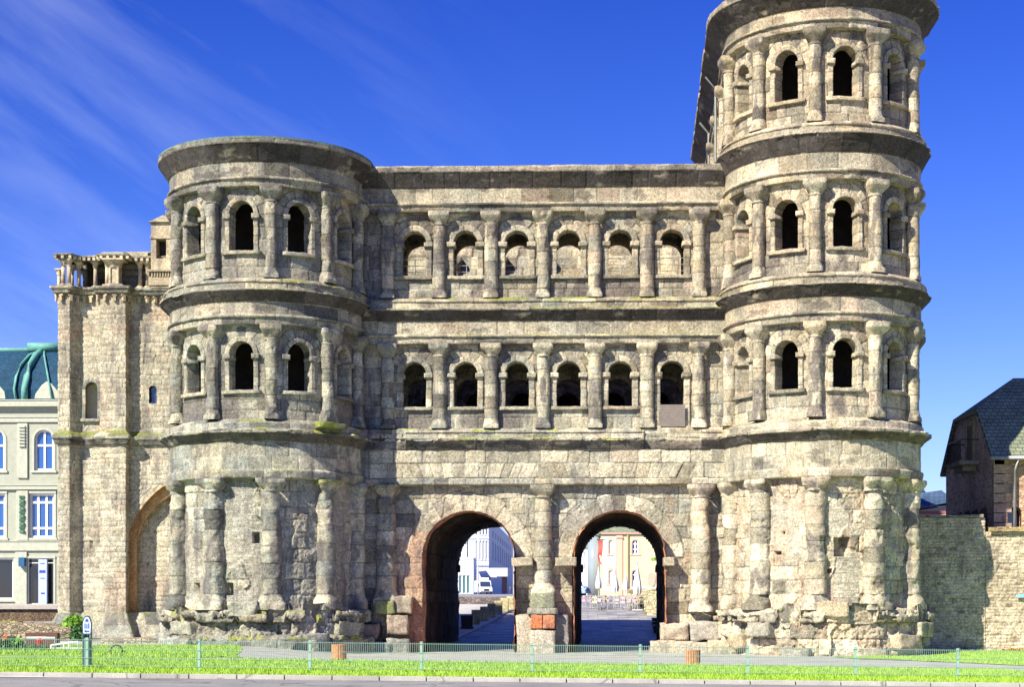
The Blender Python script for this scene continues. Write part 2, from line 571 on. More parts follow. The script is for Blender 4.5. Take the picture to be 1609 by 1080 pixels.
def resample(prof, ds):
    """prof: (d, z, course, crust) ; returns arrays with the corners kept"""
    D, Zz, S, C, Kc = [], [], [], [], []
    s = 0
    brk = [0.0]
    for i in range(len(prof) - 1):
        a, b = prof[i], prof[i + 1]
        ln = math.hypot(b[0] - a[0], b[1] - a[1])
        n = max(1, int(math.ceil(ln / ds)))
        for k in range(n):
            t = k / n
            D.append(a[0] + (b[0] - a[0]) * t); Zz.append(a[1] + (b[1] - a[1]) * t); S.append(s + ln * t); C.append(a[3] + (b[3] - a[3]) * t)
        s += ln
        if b[2]: brk.append(s)
    D.append(prof[-1][0]); Zz.append(prof[-1][1]); S.append(s); C.append(prof[-1][3])
    if brk[-1] < s: brk.append(s)
    return np.array(D), np.array(Zz), np.array(S), np.array(C), brk
def sweep(name, parent, W, U, prof, seed=1, Lm=1.2, ero=.018, chips=0., moss=0., mosspos=None, mat=None, keep=None, cooladd=0.):
    D, Zp, S, C, brk = resample(prof, .05)
    u = np.repeat(U[:, None], len(D), 1)
    s = np.repeat(S[None, :], len(U), 0)
    d = np.repeat(D[None, :], len(U), 0)
    z = np.repeat(Zp[None, :], len(U), 0)
    idb, du, dz = blocks(u, s, brk, Lm, seed)
    j = np.exp(-(np.maximum(du, 0) / .02) ** 2)
    jz = np.exp(-(np.maximum(dz, 0) / .016) ** 2)
    h1, h2 = H(idb, idb * 0 + seed, 21), H(idb, idb * 0 + seed, 22)
    low = fbm(u * .5, s * .7, seed + 60, 3)
    disp = .022 * (H(idb, idb * 0, seed + 3) - .5) + ero * 2 * (fbm(u * 3.3, s * 3.3, seed + 1, 4) - .5) - .028 * j
    proj = sstep(.1, .4, d)
    if chips:
        c = fbm(u * 1.4, s * 2.2, seed + 8, 4)
        disp -= chips * sstep(.5, .56, c) * (proj + .25) * .5
        disp -= chips * 1.2 * sstep(.60, .62, fbm(u * .9, s * .3, seed + 18, 3)) * proj
    if keep is not None:
        kk = keep(u)
        d = np.where(kk, d, np.minimum(d, .03))
    P = W(u, z, d)
    gu = np.gradient(P, axis=0); gs = np.gradient(P, axis=1)
    N = np.cross(gu, gs); N /= np.linalg.norm(N, axis=-1, keepdims=True) + 1e-9
    cool = np.clip(coolness(P[..., 0], P[..., 2]) + cooladd, 0, 1)
    col = stone_col(h1, h2, cool, low)
    jc = np.where((h1 > .5)[..., None], np.array((.5, .48, .4)), np.array((.12, .11, .09)))
    jj = np.maximum(j, .5 * jz)[..., None] * .7
    col = col * (1 - jj) + jc * jj
    cn = fbm(u * 1.1, s * 2.5, seed + 30, 4)
    cm = np.clip(C[None, :] * sstep(.12, .34, cn) + .5 * sstep(.62, .7, cn), 0, 1)[..., None] * .92
    col = col * (1 - cm) + CRUST * (.45 + .6 * h1[..., None]) * cm
    if moss:
        mn = fbm(u * .6, s * 1.5, seed + 41, 4)
        mv = moss * (mosspos(u) if mosspos else 1.0)
        mm = np.clip(sstep(.40, .75, N[..., 2]) * sstep(.72 - .4 * mv, .80 - .4 * mv, mn), 0, 1)[..., None] * .85
        col = col * (1 - mm) + (MOSS * (1 - mn[..., None]) + MOSSY * mn[..., None]) * 1.0 * mm
    P = P + N * disp[..., None]
    return emit(name, P, col, mat or STONE, parent)

def belt_profile(za, zm, zf, zc, zt, out=.45, wall=-.35, ledge=None):
    """architrave soffit za, moulding zm, frieze from zm+.14, cavetto from zf to zc, fascia to zt, then the ledge above"""
    p = [(wall - .05, za, 0, 0), (-.03, za, 1, .2), (0, zm, 1, 0), (.10, zm + .03, 0, 0), (.10, zm + .13, 0, 0), (-.02, zm + .16, 1, 0), (-.02, zf, 1, .15),
         (.02, zf + .03, 0, 1), (out * .25, zf + (zc - zf) * .30, 0, 1), (out * .62, zf + (zc - zf) * .68, 0, 1), (out * .93, zc, 0, 1), (out, zc + .03, 1, .4), (out, zt, 1, .1)]
    if ledge:
        zl, ztop = ledge
        p += [(out * .45, zt + .05, 1, 0), (out * .42, zl, 1, 0), (out * .55, zl + .02, 0, 0), (out * .55, zl + .10, 0, 0), (.02, ztop - .02, 0, 0), (wall - .05, ztop, 1, 0)]
    else:
        p += [(out - .06, zt + .05, 1, 0), (-1.2, zt + .09, 1, 0)]
    return p

def window(parent, W, uc, zb, ztop, r, d, seed, depth=1.1, band=.27, lift=.07, stain=None, imp=True, name='window', sill=True, label=None, nv=9, sdrop=0.1):
    """arched opening: raised surround and the reveal, with imposts and sill as sub-parts"""
    zs = ztop - r
    pts, s = [], [0.0]
    st = .045 if r < 1 else .06
    nj = max(2, int((zs - zb) / st)); na = int(pi * r / st)
    for i in range(nj): pts.append((-r, zb + (zs - zb) * i / nj, -1, 0))
    for i in range(na + 1):
        a = pi - pi * i / na
        pts.append((r * cos(a), zs + r * sin(a), cos(a), sin(a)))
    for i in range(1, nj + 1): pts.append((r, zs - (zs - zb) * i / nj, 1, 0))
    pts = np.array(pts)
    ln = np.concatenate([[0], np.cumsum(np.hypot(np.diff(pts[:, 0]), np.diff(pts[:, 1])))])
    q = [(band, -.06), (band, lift)] + [(band - band * i / 5, lift) for i in range(1, 5)] + [(0, lift)]
    nd = max(3, int(depth / .07))
    q += [(0, lift - (depth + lift) * i / nd) for i in range(1, nd + 1)]
    q = np.array(q)
    sp = ln[:, None] + 0 * q[:, 0][None]
    tp = np.concatenate([[0], np.cumsum(np.hypot(np.diff(q[:, 0]), np.diff(q[:, 1])))])[None] + 0 * sp
    n = fbm(sp * 3 + seed, tp * 3, seed, 4) - .5
    jitter = .035 * n + .01 * (fbm(sp * 10, tp * 10, seed + 3, 2) - .5)
    # stones along the opening
    Lb = .42 if r < 1 else .62
    k = np.floor(sp / Lb + .3); fr = sp / Lb + .3 - k
    dv = np.minimum(fr, 1 - fr) * Lb
    jit2 = .02 * (H(k, k * 0, seed + 5) - .5)
    off = q[:, 0][None] + jitter * (.6) + jit2
    u = uc + pts[:, 0][:, None] + pts[:, 2][:, None] * off
    z = pts[:, 1][:, None] + pts[:, 3][:, None] * off
    jn = np.exp(-(dv / .02) ** 2)
    dd = d + q[:, 1][None] + jitter + jit2 - .02 * jn * (q[:, 1] > lift - .01)[None]
    P = W(u, z, dd)
    h1, h2 = H(k, k * 0 + 7, seed), H(k, k * 0 + 8, seed)
    col = stone_col(h1, h2, coolness(P[..., 0], P[..., 2]), n + .5)
    col = col * (1 - .6 * jn[..., None])
    if stain: col = stain(pts, q, col)
    o = emit(name, P, col, STONE, parent, flip=True)
    if label: o['label'] = label
    def block(nm, u0, u1, z0, z1, d0, d1, sd, mossy=0):
        n1, n2 = 14, 6
        a = np.linspace(0, 1, n1); b = np.linspace(0, 1, n2)
        # front and soffit and top strip swept round in the (z,d) plane
        loop = [(z0, d0), (z0, d1), (z1, d1), (z1, d0)]
        L_ = []
        for i in range(3):
            for t in np.linspace(0, 1, 5)[:-1]:
                L_.append((loop[i][0] + (loop[i + 1][0] - loop[i][0]) * t, loop[i][1] + (loop[i + 1][1] - loop[i][1]) * t))
        L_.append(loop[3])
        L_ = np.array(L_)
        ua = u0 + (u1 - u0) * a
        uu = ua[:, None] + 0 * L_[:, 0][None]
        nn = (fbm(uu * 4 + sd, L_[:, 0][None] * 4 + uu * 0, sd, 3) - .5) * .05
        endc = np.where((a < .01) | (a > .99), 0.0, 1.0)[:, None]
        zz = L_[:, 0][None] * endc + (z0 + z1) / 2 * (1 - endc) + nn
        dv_ = L_[:, 1][None] * endc + d0 * (1 - endc) + nn
        uu[1], uu[-2] = uu[0], uu[-1]
        P = W(uu, zz, dv_)
        hh = H(np.array([sd]), np.array([3]), 5)
        c = stone_col(hh + 0 * uu, H(np.array([sd]), np.array([4]), 5) + 0 * uu, coolness(P[..., 0], P[..., 2]), 0 * uu + .5)
        if mossy: c = c * (1 - mossy) + MOSS * mossy
        return emit(nm, P, c, STONE, o)
    ed = d - depth + .1
    if imp:
        for sg in (-1, 1):
            a, b2 = (uc - r - band - .06, uc - r + .09) if sg < 0 else (uc + r - .09, uc + r + band + .06)
            hh = .19 if r < 1 else .42
            block('impost', a, b2, zs - hh, zs + .02, d - .05, d + lift + .11, seed * 3 + sg + 5)
            block('impost', uc + sg * (r - .02) - .08, uc + sg * (r - .02) + .08, zs - hh, zs - .01, ed, d + .05, seed * 3 + sg + 9)
    if sill:
        block('sill', uc - r - band - .12, uc + r + band + .12, zb - .14, zb + .02, d - .05, d + lift + .10, seed * 3 + 2)
        block('sill', uc - r - .02, uc + r + .02, zb - .1, zb + .015, ed, d, seed * 3 + 4)
    return o

def column(parent, W, uc, zb, zt, d, r, seed, cap=.62, base=.45, capw=.44, rough=.008, label=None, erode=0., crust=.3, mosscap=0., basew=1.18, span=2.2):
    """engaged column of drums, square-block capital and base as sub-parts"""
    step = .04
    A = np.linspace(-span, span, 30)
    def ring(z0, z1, rf, sq, sd, kind):
        Z = np.linspace(z0, z1, max(3, int((z1 - z0) / step)))
        a, z = np.meshgrid(A, Z, indexing='ij')
        t = (z - z0) / (z1 - z0)
        rr = rf(t)
        q = sq(t)
        sqr = 1 / np.maximum(np.abs(np.cos(a)), np.abs(np.sin(a)))
        rr = rr * (1 + (np.minimum(sqr, 1.36) - 1) * q)
        if kind == 'shaft':
            dr = courses(z0, z1, .62 if r < .35 else .72, sd)
            k = np.clip(np.searchsorted(dr, z.ravel()).reshape(z.shape) - 1, 0, len(dr) - 2)
            lo = np.array(dr)[k]; hi = np.array(dr)[k + 1]
            e = np.minimum(z - lo, hi - z)
            jn = np.exp(-(e / .02) ** 2)
            hb = H(k, k * 0 + sd, 3)
            rr = rr + .018 * (hb - .5) - .016 * jn
            h1, h2 = H(k, k * 0 + sd, 4), H(k, k * 0 + sd, 5)
        else:
            jn = np.zeros_like(z)
            h1 = H(np.array([sd]), np.array([1]), 6) + 0 * z
            h2 = H(np.array([sd]), np.array([2]), 6) + 0 * z
        n = fbm(a * r * 4 + sd * 3.1, z * 4, sd, 4) - .5
        rr = rr + rough * 2.4 * n + rough * 1.4 * (fbm(a * r * 13, z * 13, sd + 3, 2) - .5)
        if erode:
            p = fbm(a * r * 1.6 + sd, z * 1.2, sd + 7, 4)
            rr = rr - erode * (sstep(.50, .56, p) + .8 * sstep(.60, .63, p)) - erode * .7 * sstep(.55, .57, fbm(a * .7 + sd, z * .8, sd + 12, 3))
        x = uc + rr * np.sin(a)
        dd = d + rr * np.cos(a)
        P = W(x, z, dd)
        col = stone_col(h1, h2, coolness(P[..., 0], P[..., 2]), n + .5)
        col = col * (1 - .62 * jn[..., None])
        cn = fbm(a * .8 + sd, z * .8 + sd, sd + 20, 4)
        cm = sstep(.62 - crust * .2, .70 - crust * .18, cn)[..., None] * .7
        col = col * (1 - cm) + CRUST * 1.7 * cm
        if kind == 'capital' and mosscap:
            mm = (sstep(.6, .9, t) * mosscap)[..., None]
            col = col * (1 - mm) + MOSSY * mm
        return P, col
    c0, b1 = zt - cap, zb + base
    P, c = ring(b1 - .02, c0 + .02, lambda t: r * (1.03 - .05 * t), lambda t: 0 * t, seed, 'shaft')
    o = emit('column', P, c, STONE, parent)
    if label: o['label'] = label
    ratio = capw / r
    def capr(t):
        return r * (1 + .16 * np.exp(-((t - .05) / .04) ** 2) + (ratio - 1) * np.clip((t - .12) / .52, 0, 1) ** 1.15 + .04 * (t > .68))
    P, c = ring(c0, zt - .003, capr, lambda t: sstep(.10, .50, t) * .95, seed + 1, 'capital')
    P2 = P.copy()
    emit('capital', P2, c, STONE, o)
    if base > 0:
        P, c = ring(zb, b1, lambda t: r * (basew - (basew - 1.04) * sstep(.55, .95, t)), lambda t: 1 - sstep(.3, .6, t), seed + 2, 'base')
        emit('base', P, c, STONE, o)
    return o

def colored(o, c):
    a = o.data.color_attributes.new('Col', 'FLOAT_COLOR', 'POINT')
    a.data.foreach_set('color', np.tile(np.array((*c, 1), np.float32), len(o.data.vertices)))
    return o
def rock(name, parent, c, size, rgb, seed, label=None, rz=0., rough=.06, sub=3, mat=None, square=.75, world=True):
    """rough hewn block: rounded box with noise"""
    import bmesh
    bm = bmesh.new()
    bmesh.ops.create_cube(bm, size=1)
    bmesh.ops.subdivide_edges(bm, edges=bm.edges[:], cuts=2 ** sub - 1, use_grid_fill=True)
    me = bpy.data.meshes.new(name)
    bm.to_mesh(me); bm.free()
    n = len(me.vertices)
    V = np.empty(n * 3); me.vertices.foreach_get('co', V); V = V.reshape(-1, 3)
    L2 = np.linalg.norm(V, axis=1, keepdims=True)
    S = V / L2 * .62
    V = V * square + S * (1 - square)
    V = V * np.array(size)
    a = fbm(V[:, 0] * 2.3 + seed, V[:, 2] * 2.3 + V[:, 1], seed, 4) - .5
    b = fbm(V[:, 1] * 2.3 + seed, V[:, 2] * 2.3 - V[:, 0], seed + 9, 4) - .5
    c2_ = fbm(V[:, 0] * 2.3 + seed, V[:, 1] * 2.3, seed + 5, 4) - .5
    V = V + np.stack([a, b, c2_], -1) * rough * 3
    V = np.stack([V[:, 0] * cos(rz) - V[:, 1] * sin(rz), V[:, 0] * sin(rz) + V[:, 1] * cos(rz), V[:, 2]], -1) + np.array(c)
    me.vertices.foreach_set('co', V.ravel())
    me.polygons.foreach_set('use_smooth', np.full(len(me.polygons), True))
    me.update()
    o = link_mesh(name, me, mat or STONE, parent, world)
    colored(o, rgb)
    if label: o['label'] = label
    return o
# ------------------------------------------------------------------ the gate: building it
gate = empty('city_gate', (0, 0, 0), 'huge weathered Roman sandstone gate with two arched portals and two round towers', 'city gate')
CW = W_curtain
WL, WR = W_tower(-1), W_tower(1, .045)
TA = [-84.5, -48.5, -12.5, 23.5, 59.5, 95.5]     # column angles, right tower; mirrored on the left
WA = [-66.5, -30.5, 5.5, 41.5, 77.5]

DARKIN = flat_mat('interior_shade_stone', (.045, .038, .034), .95, var=.4, scale=2, bumpy=.6)  # near-black tone paints the shade inside the building

# --- curtain wall
E = 9.2
UC = np.linspace(-E, E, int(2 * E / STEP))
c2, c3 = (10.80, 11.80, 13.94, 14.74), (16.91, 17.95, 20.09, 20.92)
wx = [-6.05, -3.63, -1.21, 1.21, 3.63, 6.05]
for li, (zb, zsill, ztop, za) in enumerate((c2, c3)):
    wins = []
    for k, x in enumerate(wx):
        b = zsill
        if li == 0 and k == 5: b = 10.86
        wins.append(dict(u=x, zs=ztop - .56, r=.56, zb=b, ro=1.20, nv=7))
    relief_wall('wall', gate, CW, -E, E, zb - .1, za + .1, -.35, wins, seed=30 + li * 7, ch=.56, Lm=1.05, blk=.022, ero=.014, crust=.35)
    for k, wn_ in enumerate(wins):
        window(gate, CW, wn_['u'], wn_['zb'], ztop, .56, -.35, 100 + li * 10 + k, depth=.62)
    for k, x in enumerate([-7.29, -4.86, -2.43, 0, 2.43, 4.86, 7.29]):
        lab = 'column with a bright new abacus stone on its capital' if (li == 1 and k == 1) else None
        o = column(gate, CW, x, zb - .02, za + .005, -.20, .315, 200 + li * 20 + k * 3, crust=.55 if li else .1, capw=.49, label=lab, erode=.03 if k in (0, 3) else .012)
        if lab:
            o.children[0]['label'] = 'capital topped with bright pale stone'
            mb = MB().box(x - .46, x + .46, -.27, .25, za - .21, za - .01)
            pm = flat_mat('new_stone', (.80, .74, .56), .9, var=.08)
            mb.build('abacus', pm, o, bevel=.01)
sweep('entablature', gate, CW, UC, belt_profile(14.74, 15.03, 15.79, 16.22, 16.34, ledge=(16.64, 16.91)), seed=51, moss=.75, chips=.03)
sweep('entablature', gate, CW, UC, belt_profile(20.92, 21.20, 22.02, 22.66, 22.92, out=.47), seed=52, chips=.0)
lowkeep = lambda u: ((u > -6.45) & (u < 4.72)) | (u > 7.35)
plow = belt_profile(8.08, 8.14, 9.75, 10.20, 10.30, out=.42, ledge=(10.52, 10.80))
plow = [(-.40, 8.10, 0, 0), (-.02, 8.10, 1, .1), (.06, 8.16, 0, 0), (.06, 8.40, 0, 0), (-.01, 8.44, 1, 0), (-.01, 9.15, 1, 0), (-.02, 9.75, 1, 0),
        (.04, 9.79, 0, .9), (.14, 9.95, 0, .9), (.34, 10.14, 0, .7), (.40, 10.18, 1, .2), (.40, 10.29, 1, 0), (.14, 10.33, 1, 0), (.12, 10.54, 1, 0), (.18, 10.56, 0, 0), (.17, 10.62, 0, 0), (-.05, 10.78, 0, 0), (-.40, 10.82, 1, 0)]
# frieze with leaning joints is a wall of its own between the mouldings
sweep('entablature', gate, CW, UC, [p for p in plow if p[1] <= 8.45], seed=53, Lm=.8, chips=.04)
relief_wall('frieze', gate, CW, -E, E, 8.44, 9.78, -.01, (), seed=54, ch=.6, Lm=1.05, blk=.03, ero=.02,
            slants=[(-6.6, -.2, 8.44, 9.15, -3.6, 3.0), (-.2, 7.2, 8.44, 9.15, 3.4, 3.4)], patches=.02)
sweep('cornice', gate, CW, UC, [p for p in plow if p[1] >= 9.75], seed=55, chips=.08, moss=.42, keep=lowkeep)

# ground storey of the curtain with the two portals
PX = [(-3.98 + .02, -3.50), (2.70, 3.22)]
pw = [dict(u=PX[0][0] - .02, zs=6.89 - 2.15, r=2.15, zb=-1.5, ro=3.0, nv=13, soft=1, grow=.05, band=.83, lift=.03), dict(u=PX[1][0], zs=6.89 - 2.15, r=2.15, zb=-1.5, ro=3.0, nv=13, soft=1, grow=.05, band=.83, lift=.03)]
pw[0]['u'] = at(736, 900, -.3)[0]
pw[1]['u'] = at(974, 900, -.3)[0]
def gstain(u, z, col):
    # iron-red weathering round the left portal and the right pier
    m = sstep(.46, .62, fbm(u * .9, z * .7, 907, 4)) * (.04 + .6 * np.exp(-((u - (pw[0]['u'] - 2.6)) / .7) ** 2) * (z < 6) + .25 * (u > 5.8))
    return col * (1 - m[..., None]) + np.array((.48, .27, .17)) * m[..., None]
relief_wall('wall', gate, CW, -E, E, -.4, 8.14, -.35, pw, seed=61, ch=.62, Lm=1.25, blk=.025, ero=.022, patches=.035, stain=gstain, grow=.05)
for k, wn_ in enumerate(pw):
    rear = at([780, 972.5][k], 900, 16)[0]
    # portal reveal and tunnel
    zs, r = wn_['zs'], 2.15
    st = .09
    pts = [(-r, -.4 + (zs + .4) * i / 50) for i in range(50)] + [(-r * cos(pi * i / 75), zs + r * sin(pi * i / 75)) for i in range(76)] + [(r, zs - (zs + .4) * i / 50) for i in range(1, 51)]
    pts = np.array(pts)
    ln = np.concatenate([[0], np.cumsum(np.hypot(np.diff(pts[:, 0]), np.diff(pts[:, 1])))])
    yy = np.concatenate([np.arange(-.42, 1.1, .07), np.arange(1.1, 16.1, .13)])
    s, y = np.meshgrid(ln, yy, indexing='ij')
    n = fbm(s * 2, y * 2, 300 + k, 4) - .5
    idb, du, dz = blocks(y, s, np.arange(0, ln[-1] + .6, .6), 1.0, 310 + k)
    jn = np.exp(-(np.maximum(np.minimum(du, dz), 0) / .03) ** 2)
    off = .10 * n - .04 * jn + .05 * (H(idb, idb * 0, 5) - .5)
    nx = np.where(ln < zs + .4, -1, np.where(ln > ln[-1] - zs - .4, 1, 0))[:, None]
    px_, pz_ = pts[:, 0][:, None], pts[:, 1][:, None]
    rn = np.hypot(px_, pz_ - zs)
    ax_ = np.where(pz_ > zs, px_ / rn, np.sign(px_)); az_ = np.where(pz_ > zs, (pz_ - zs) / rn, 0)
    slot = np.where((y > 1.0) & (y < 1.6), .35, 0) + np.where((y >= 1.6) & (y < 4.6), .18, 0)
    off = off + slot
    X_ = wn_['u'] + (rear - wn_['u']) * np.clip(y / 16, 0, 1) + px_ + ax_ * off
    Z_ = pz_ + az_ * off
    P = np.stack([X_, y, Z_], -1)
    h1, h2 = H(idb, idb * 0 + k, 8), H(idb, idb * 0 + k, 9)
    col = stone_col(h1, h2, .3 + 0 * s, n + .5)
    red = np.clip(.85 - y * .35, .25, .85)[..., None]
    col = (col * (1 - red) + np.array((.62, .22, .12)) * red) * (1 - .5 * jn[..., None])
    col = np.where((y > 1.0)[..., None], col * .22, col)  # behind the front metre the passage's shade is painted into the stone
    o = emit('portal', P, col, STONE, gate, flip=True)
    for yq, zz0 in ((-.45, 0), (15.2, 0)):
        xc = wn_['u'] if yq < 0 else rear
        for sg in (-1, 1):
            xa = xc + sg * (r + .28)
            if yq < 0 and k == 0 and sg < 0: continue
            w_ = .98 if not (yq < 0 and k == 1 and sg > 0) else .5
            cc = (.46, .40, .28) if yq < 0 else (.12, .1, .08)  # rear imposts coloured dark to paint the shade of the passage
            rock('impost', o, (xc + sg * (r - .12 + w_ / 2), yq + .45, zs - .22), (w_, .95, .40), cc, 900 + k * 7 + sg, rough=.03, square=.93)
# portal columns
column(gate, CW, 0, 3.05, 8.12, -.10, .42, 400, cap=.62, base=.5, capw=.58, erode=.02, crust=.1, basew=1.35)
column(gate, CW, -7.35, 2.6, 8.12, -.08, .47, 404, cap=.62, base=.6, capw=.64, erode=.07, crust=.3, mosscap=.5)
column(gate, CW, 7.35, 2.2, 8.12, -.08, .47, 408, cap=.62, base=.6, capw=.64, erode=.03, crust=.1)
# pier under the middle column: plinth, ledge, red stones, moss-grey block
rock('pier_block', gate, (0, -.30, .35), (1.16, 1.5, 2.0), (.52, .47, .36), 5, rough=.04, square=.93)
rock('pier_block', gate, (-.86, .02, .9), (.75, 1.2, 2.3), (.46, .41, .31), 6, rough=.05, square=.9)
rock('pier_block', gate, (.86, .1, .9), (.62, 1.1, 2.3), (.36, .34, .28), 7, rough=.05, square=.9)
rock('red_stone', gate, (-.28, -.42, 1.72), (.56, 1.0, .64), (.62, .22, .10), 8, 'orange red repair block in the middle pier', rough=.025, square=.93)
rock('red_stone', gate, (.29, -.42, 1.72), (.56, 1.0, .64), (.58, .24, .12), 9, 'orange red repair block in the middle pier', rough=.025, square=.93)
rock('ledge_stone', gate, (0, -.40, 2.22), (1.42, 1.1, .28), (.40, .38, .30), 10, rough=.04, square=.9)
rock('pier_block', gate, (0, -.33, 2.72), (1.12, .9, .74), (.33, .34, .22), 11, 'moss grey block under the middle column', rough=.04, square=.9)
for k, (x, y, z, sx, sy, sz, c) in enumerate([(-7.9, -.55, .35, 1.7, 1.3, .9, (.30, .31, .26)), (-6.7, -.5, .3, 1.1, 1.2, 1.3, (.34, .33, .28)), (-8.4, -.3, 1.3, 1.6, 1.2, .7, (.34, .26, .19)), (-6.75, -.3, 1.55, 1.0, 1.0, .9, (.42, .34, .25)),
                                           (-7.35, -.35, 2.4, .9, .9, .62, (.30, .33, .12)), (-6.5, -.2, 2.5, .8, .8, .8, (.45, .38, .27)),
                                           (5.6, -.4, .35, 1.2, 1.2, 1.0, (.52, .45, .33)), (6.9, -.5, .35, 1.6, 1.4, .95, (.55, .49, .36)), (8.3, -.6, .4, 1.4, 1.5, 1.0, (.55, .47, .33)),
                                           (6.1, -.3, 1.25, 1.3, 1.0, .8, (.56, .47, .34)), (7.5, -.4, 1.3, 1.4, 1.2, .85, (.48, .44, .36)), (8.6, -.5, 1.35, 1.0, 1.3, .8, (.58, .5, .35))]):
    rock('base_block', gate, (x, y + (.38 if x > 0 else .22), z), (sx, sy, sz), c, 20 + k, rough=.06, square=.93)
# wooden panel in the last window of the middle row
pn = MB()
for i in range(12): pn.box(5.47, 6.63, .10, .14, 10.86 + i * .085, 10.86 + i * .085 + .075)
pn.build('wooden_panel', flat_mat('grey_boards', (.20, .17, .15), .8), gate)['label'] = 'grey boards closing the foot of the last window'
# rails in the upper windows
rl = flat_mat('rail_steel', (.5, .5, .48), .4, .8)
for x in wx:
    mb = MB()
    for z in (18.25, 18.55, 18.85): mb.tube([(x - .6, .75, z), (x + .6, .75, z)], .016, 6)
    mb.tube([(x + .02, .75, 17.9), (x + .02, .75, 18.88)], .018, 6)
    mb.build('window_rail', rl, gate)

# --- towers
def tower(side, W, top):
    sg = side
    sd = 500 if side > 0 else 700
    q = RT * pi / 2
    angs = [a * sg for a in TA]
    wans = [a * sg for a in WA]
    dz = .25 if side > 0 else .13
    # angle 'outwards' is +, so beyond +90 the wall runs back along the outer flank
    outer = np.arange(q, q + 21, .30)
    inner = np.arange(q, q + 3, .2)
    arc = np.linspace(-q, q, int(2 * q / STEP))
    def UU(back_in=1.5, fine=True):
        a = arc
        o = np.arange(q + .2, q + (20 if side > 0 else 9), .35)  # left flank cut short so its shadow leaves the square sunlit
        i = np.arange(q + .1, q + back_in, .15 if back_in < 3 else .30)
        if side > 0: return np.concatenate([-i[::-1], a, o])
        return np.concatenate([-o[::-1], a, i])
    U = UU()
    lev = [('2', 10.80, 12.05, 14.26, 14.96), ('3', 16.91 + dz, 18.25, 20.5, 20.95 + dz)]
    if top: lev.append(('4', 23.51 + dz, 18.25 + 6.6, 27.12, 27.82))
    for li, (nm, zb, zsill, ztop, za) in enumerate(lev):
        Uw = UU(1.5 if li < 2 else 24)
        wins = [dict(u=R(a) * RT, zs=ztop - .60, r=.60, zb=zsill, ro=1.22, nv=7) for a in wans]
        relief_wall('wall', gate, W, 0, 0, zb - .1, za + .1, -.35, wins, seed=sd + li * 11, ch=.58, Lm=1.05, blk=.022, ero=.015, U=Uw, crust=.5 if side < 0 else .2)
        for k, wn_ in enumerate(wins):
            window(gate, W, wn_['u'], zsill, ztop, .60, -.35, sd + 20 + li * 10 + k, depth=.60, band=.22)
        for k, a in enumerate(angs):
            column(gate, W, R(a) * RT, zb - .02, za + .005, -.18, .30, sd + 60 + li * 24 + k * 3, cap=.70, base=.5, capw=.50, crust=.35 if side < 0 else .2, erode=.03 if side < 0 else .015)
        if li == 2:
            for y in (4, 9, 14, 19):
                column(gate, W, -sg * (q + y), zb - .02, za + .005, -.20, .275, sd + 160 + y * 3, cap=.66, base=.5, capw=.46)
    bel = sg * 0
    mp_ = (lambda u: .55 + .5 * np.clip(u / 5, -1, 1)) if side < 0 else (lambda u: .25 + 0 * u)
    # lowest belt
    sweep('entablature', gate, W, U, [(-.40, 8.12, 0, 0), (-.03, 8.12, 1, .2), (.04, 8.16, 0, 0), (.10, 8.42, 0, 0), (.10, 8.52, 0, 0), (-.01, 8.56, 1, 0), (-.01, 9.15, 1, 0), (-.02, 9.75, 1, .1)], seed=sd + 301, chips=.05, Lm=1.2, moss=.5 if side < 0 else .1, mosspos=mp_)
    sweep('cornice', gate, W, U, [(-.02, 9.75, 1, .2), (.05, 9.79, 0, .9), (.15, 9.92, 0, .9), (.40, 10.08, 0, .9), (.46, 10.12, 1, .4), (.46, 10.27, 1, 0), (.12, 10.34, 1, 0), (.10, 10.62, 1, 0), (.0, 10.66, 0, 0), (-.4, 10.82, 1, 0)],
          seed=sd + 302, chips=.07, moss=.55 if side < 0 else .12, mosspos=mp_)
    z_ = 14.96
    sweep('entablature', gate, W, U, belt_profile(z_, z_ + .30, 15.86 + dz * .7, 16.26 + dz, 16.34 + dz, ledge=(16.64 + dz, 16.91 + dz)), seed=sd + 303, chips=.05, moss=.7 if side < 0 else .2, mosspos=mp_)
    if top:
        z_ = 20.95 + dz
        Ub = UU(24)
        sweep('entablature', gate, W, Ub, belt_profile(z_, z_ + .30, 22.2 + dz * .7, 22.84 + dz, 22.94 + dz, ledge=(23.24 + dz, 23.51 + dz)), seed=sd + 304, chips=.05, moss=.0)
        sweep('entablature', gate, W, Ub, belt_profile(27.82, 28.12, 28.72, 29.48, 29.80, out=.80), seed=sd + 305, chips=.05)
        zt = 29.7
    else:
        z_ = 20.95 + dz
        sweep('entablature', gate, W, U, belt_profile(z_, z_ + .28, 22.02 + dz, 22.72 + dz, 22.97 + dz, out=.5), seed=sd + 305)
        zt = 22.95 + dz
        cu = W(np.repeat(U[:, None], 2, 1), np.array([[zt - .02, zt + .08]]) + 0 * U[:, None], np.array([[.515, .505]]) + 0 * U[:, None])
        emit('copper_edge', cu, np.full(cu.shape, 1.0) * np.array((.16, .24, .20)), STONE_SOFT, gate)
    # roof slab and floors, seen through the openings
    def slab(nm, z, d, mat, thick=.25):
        poly = []
        for u in np.linspace(-q, q, 40): p = W(np.array(u), np.array(z), np.array(d)); poly.append((float(p[0]), float(p[1])))
        xb, xa = poly[-1][0], poly[0][0]
        poly += [(xb, 15. if side > 0 else 8.), (xa, 15. if side > 0 else 8.)]
        MB().prism([(x, y) for x, y in poly], z - thick, z, axis='z').build(nm, mat, gate)
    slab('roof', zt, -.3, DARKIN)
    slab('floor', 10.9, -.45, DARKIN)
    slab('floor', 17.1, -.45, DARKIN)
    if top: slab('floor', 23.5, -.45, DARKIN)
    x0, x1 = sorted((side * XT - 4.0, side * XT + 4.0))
    MB().box(x0, x1, 1.2, 1.6, 8.5, zt - .3).build('inner_wall', DARKIN, gate)
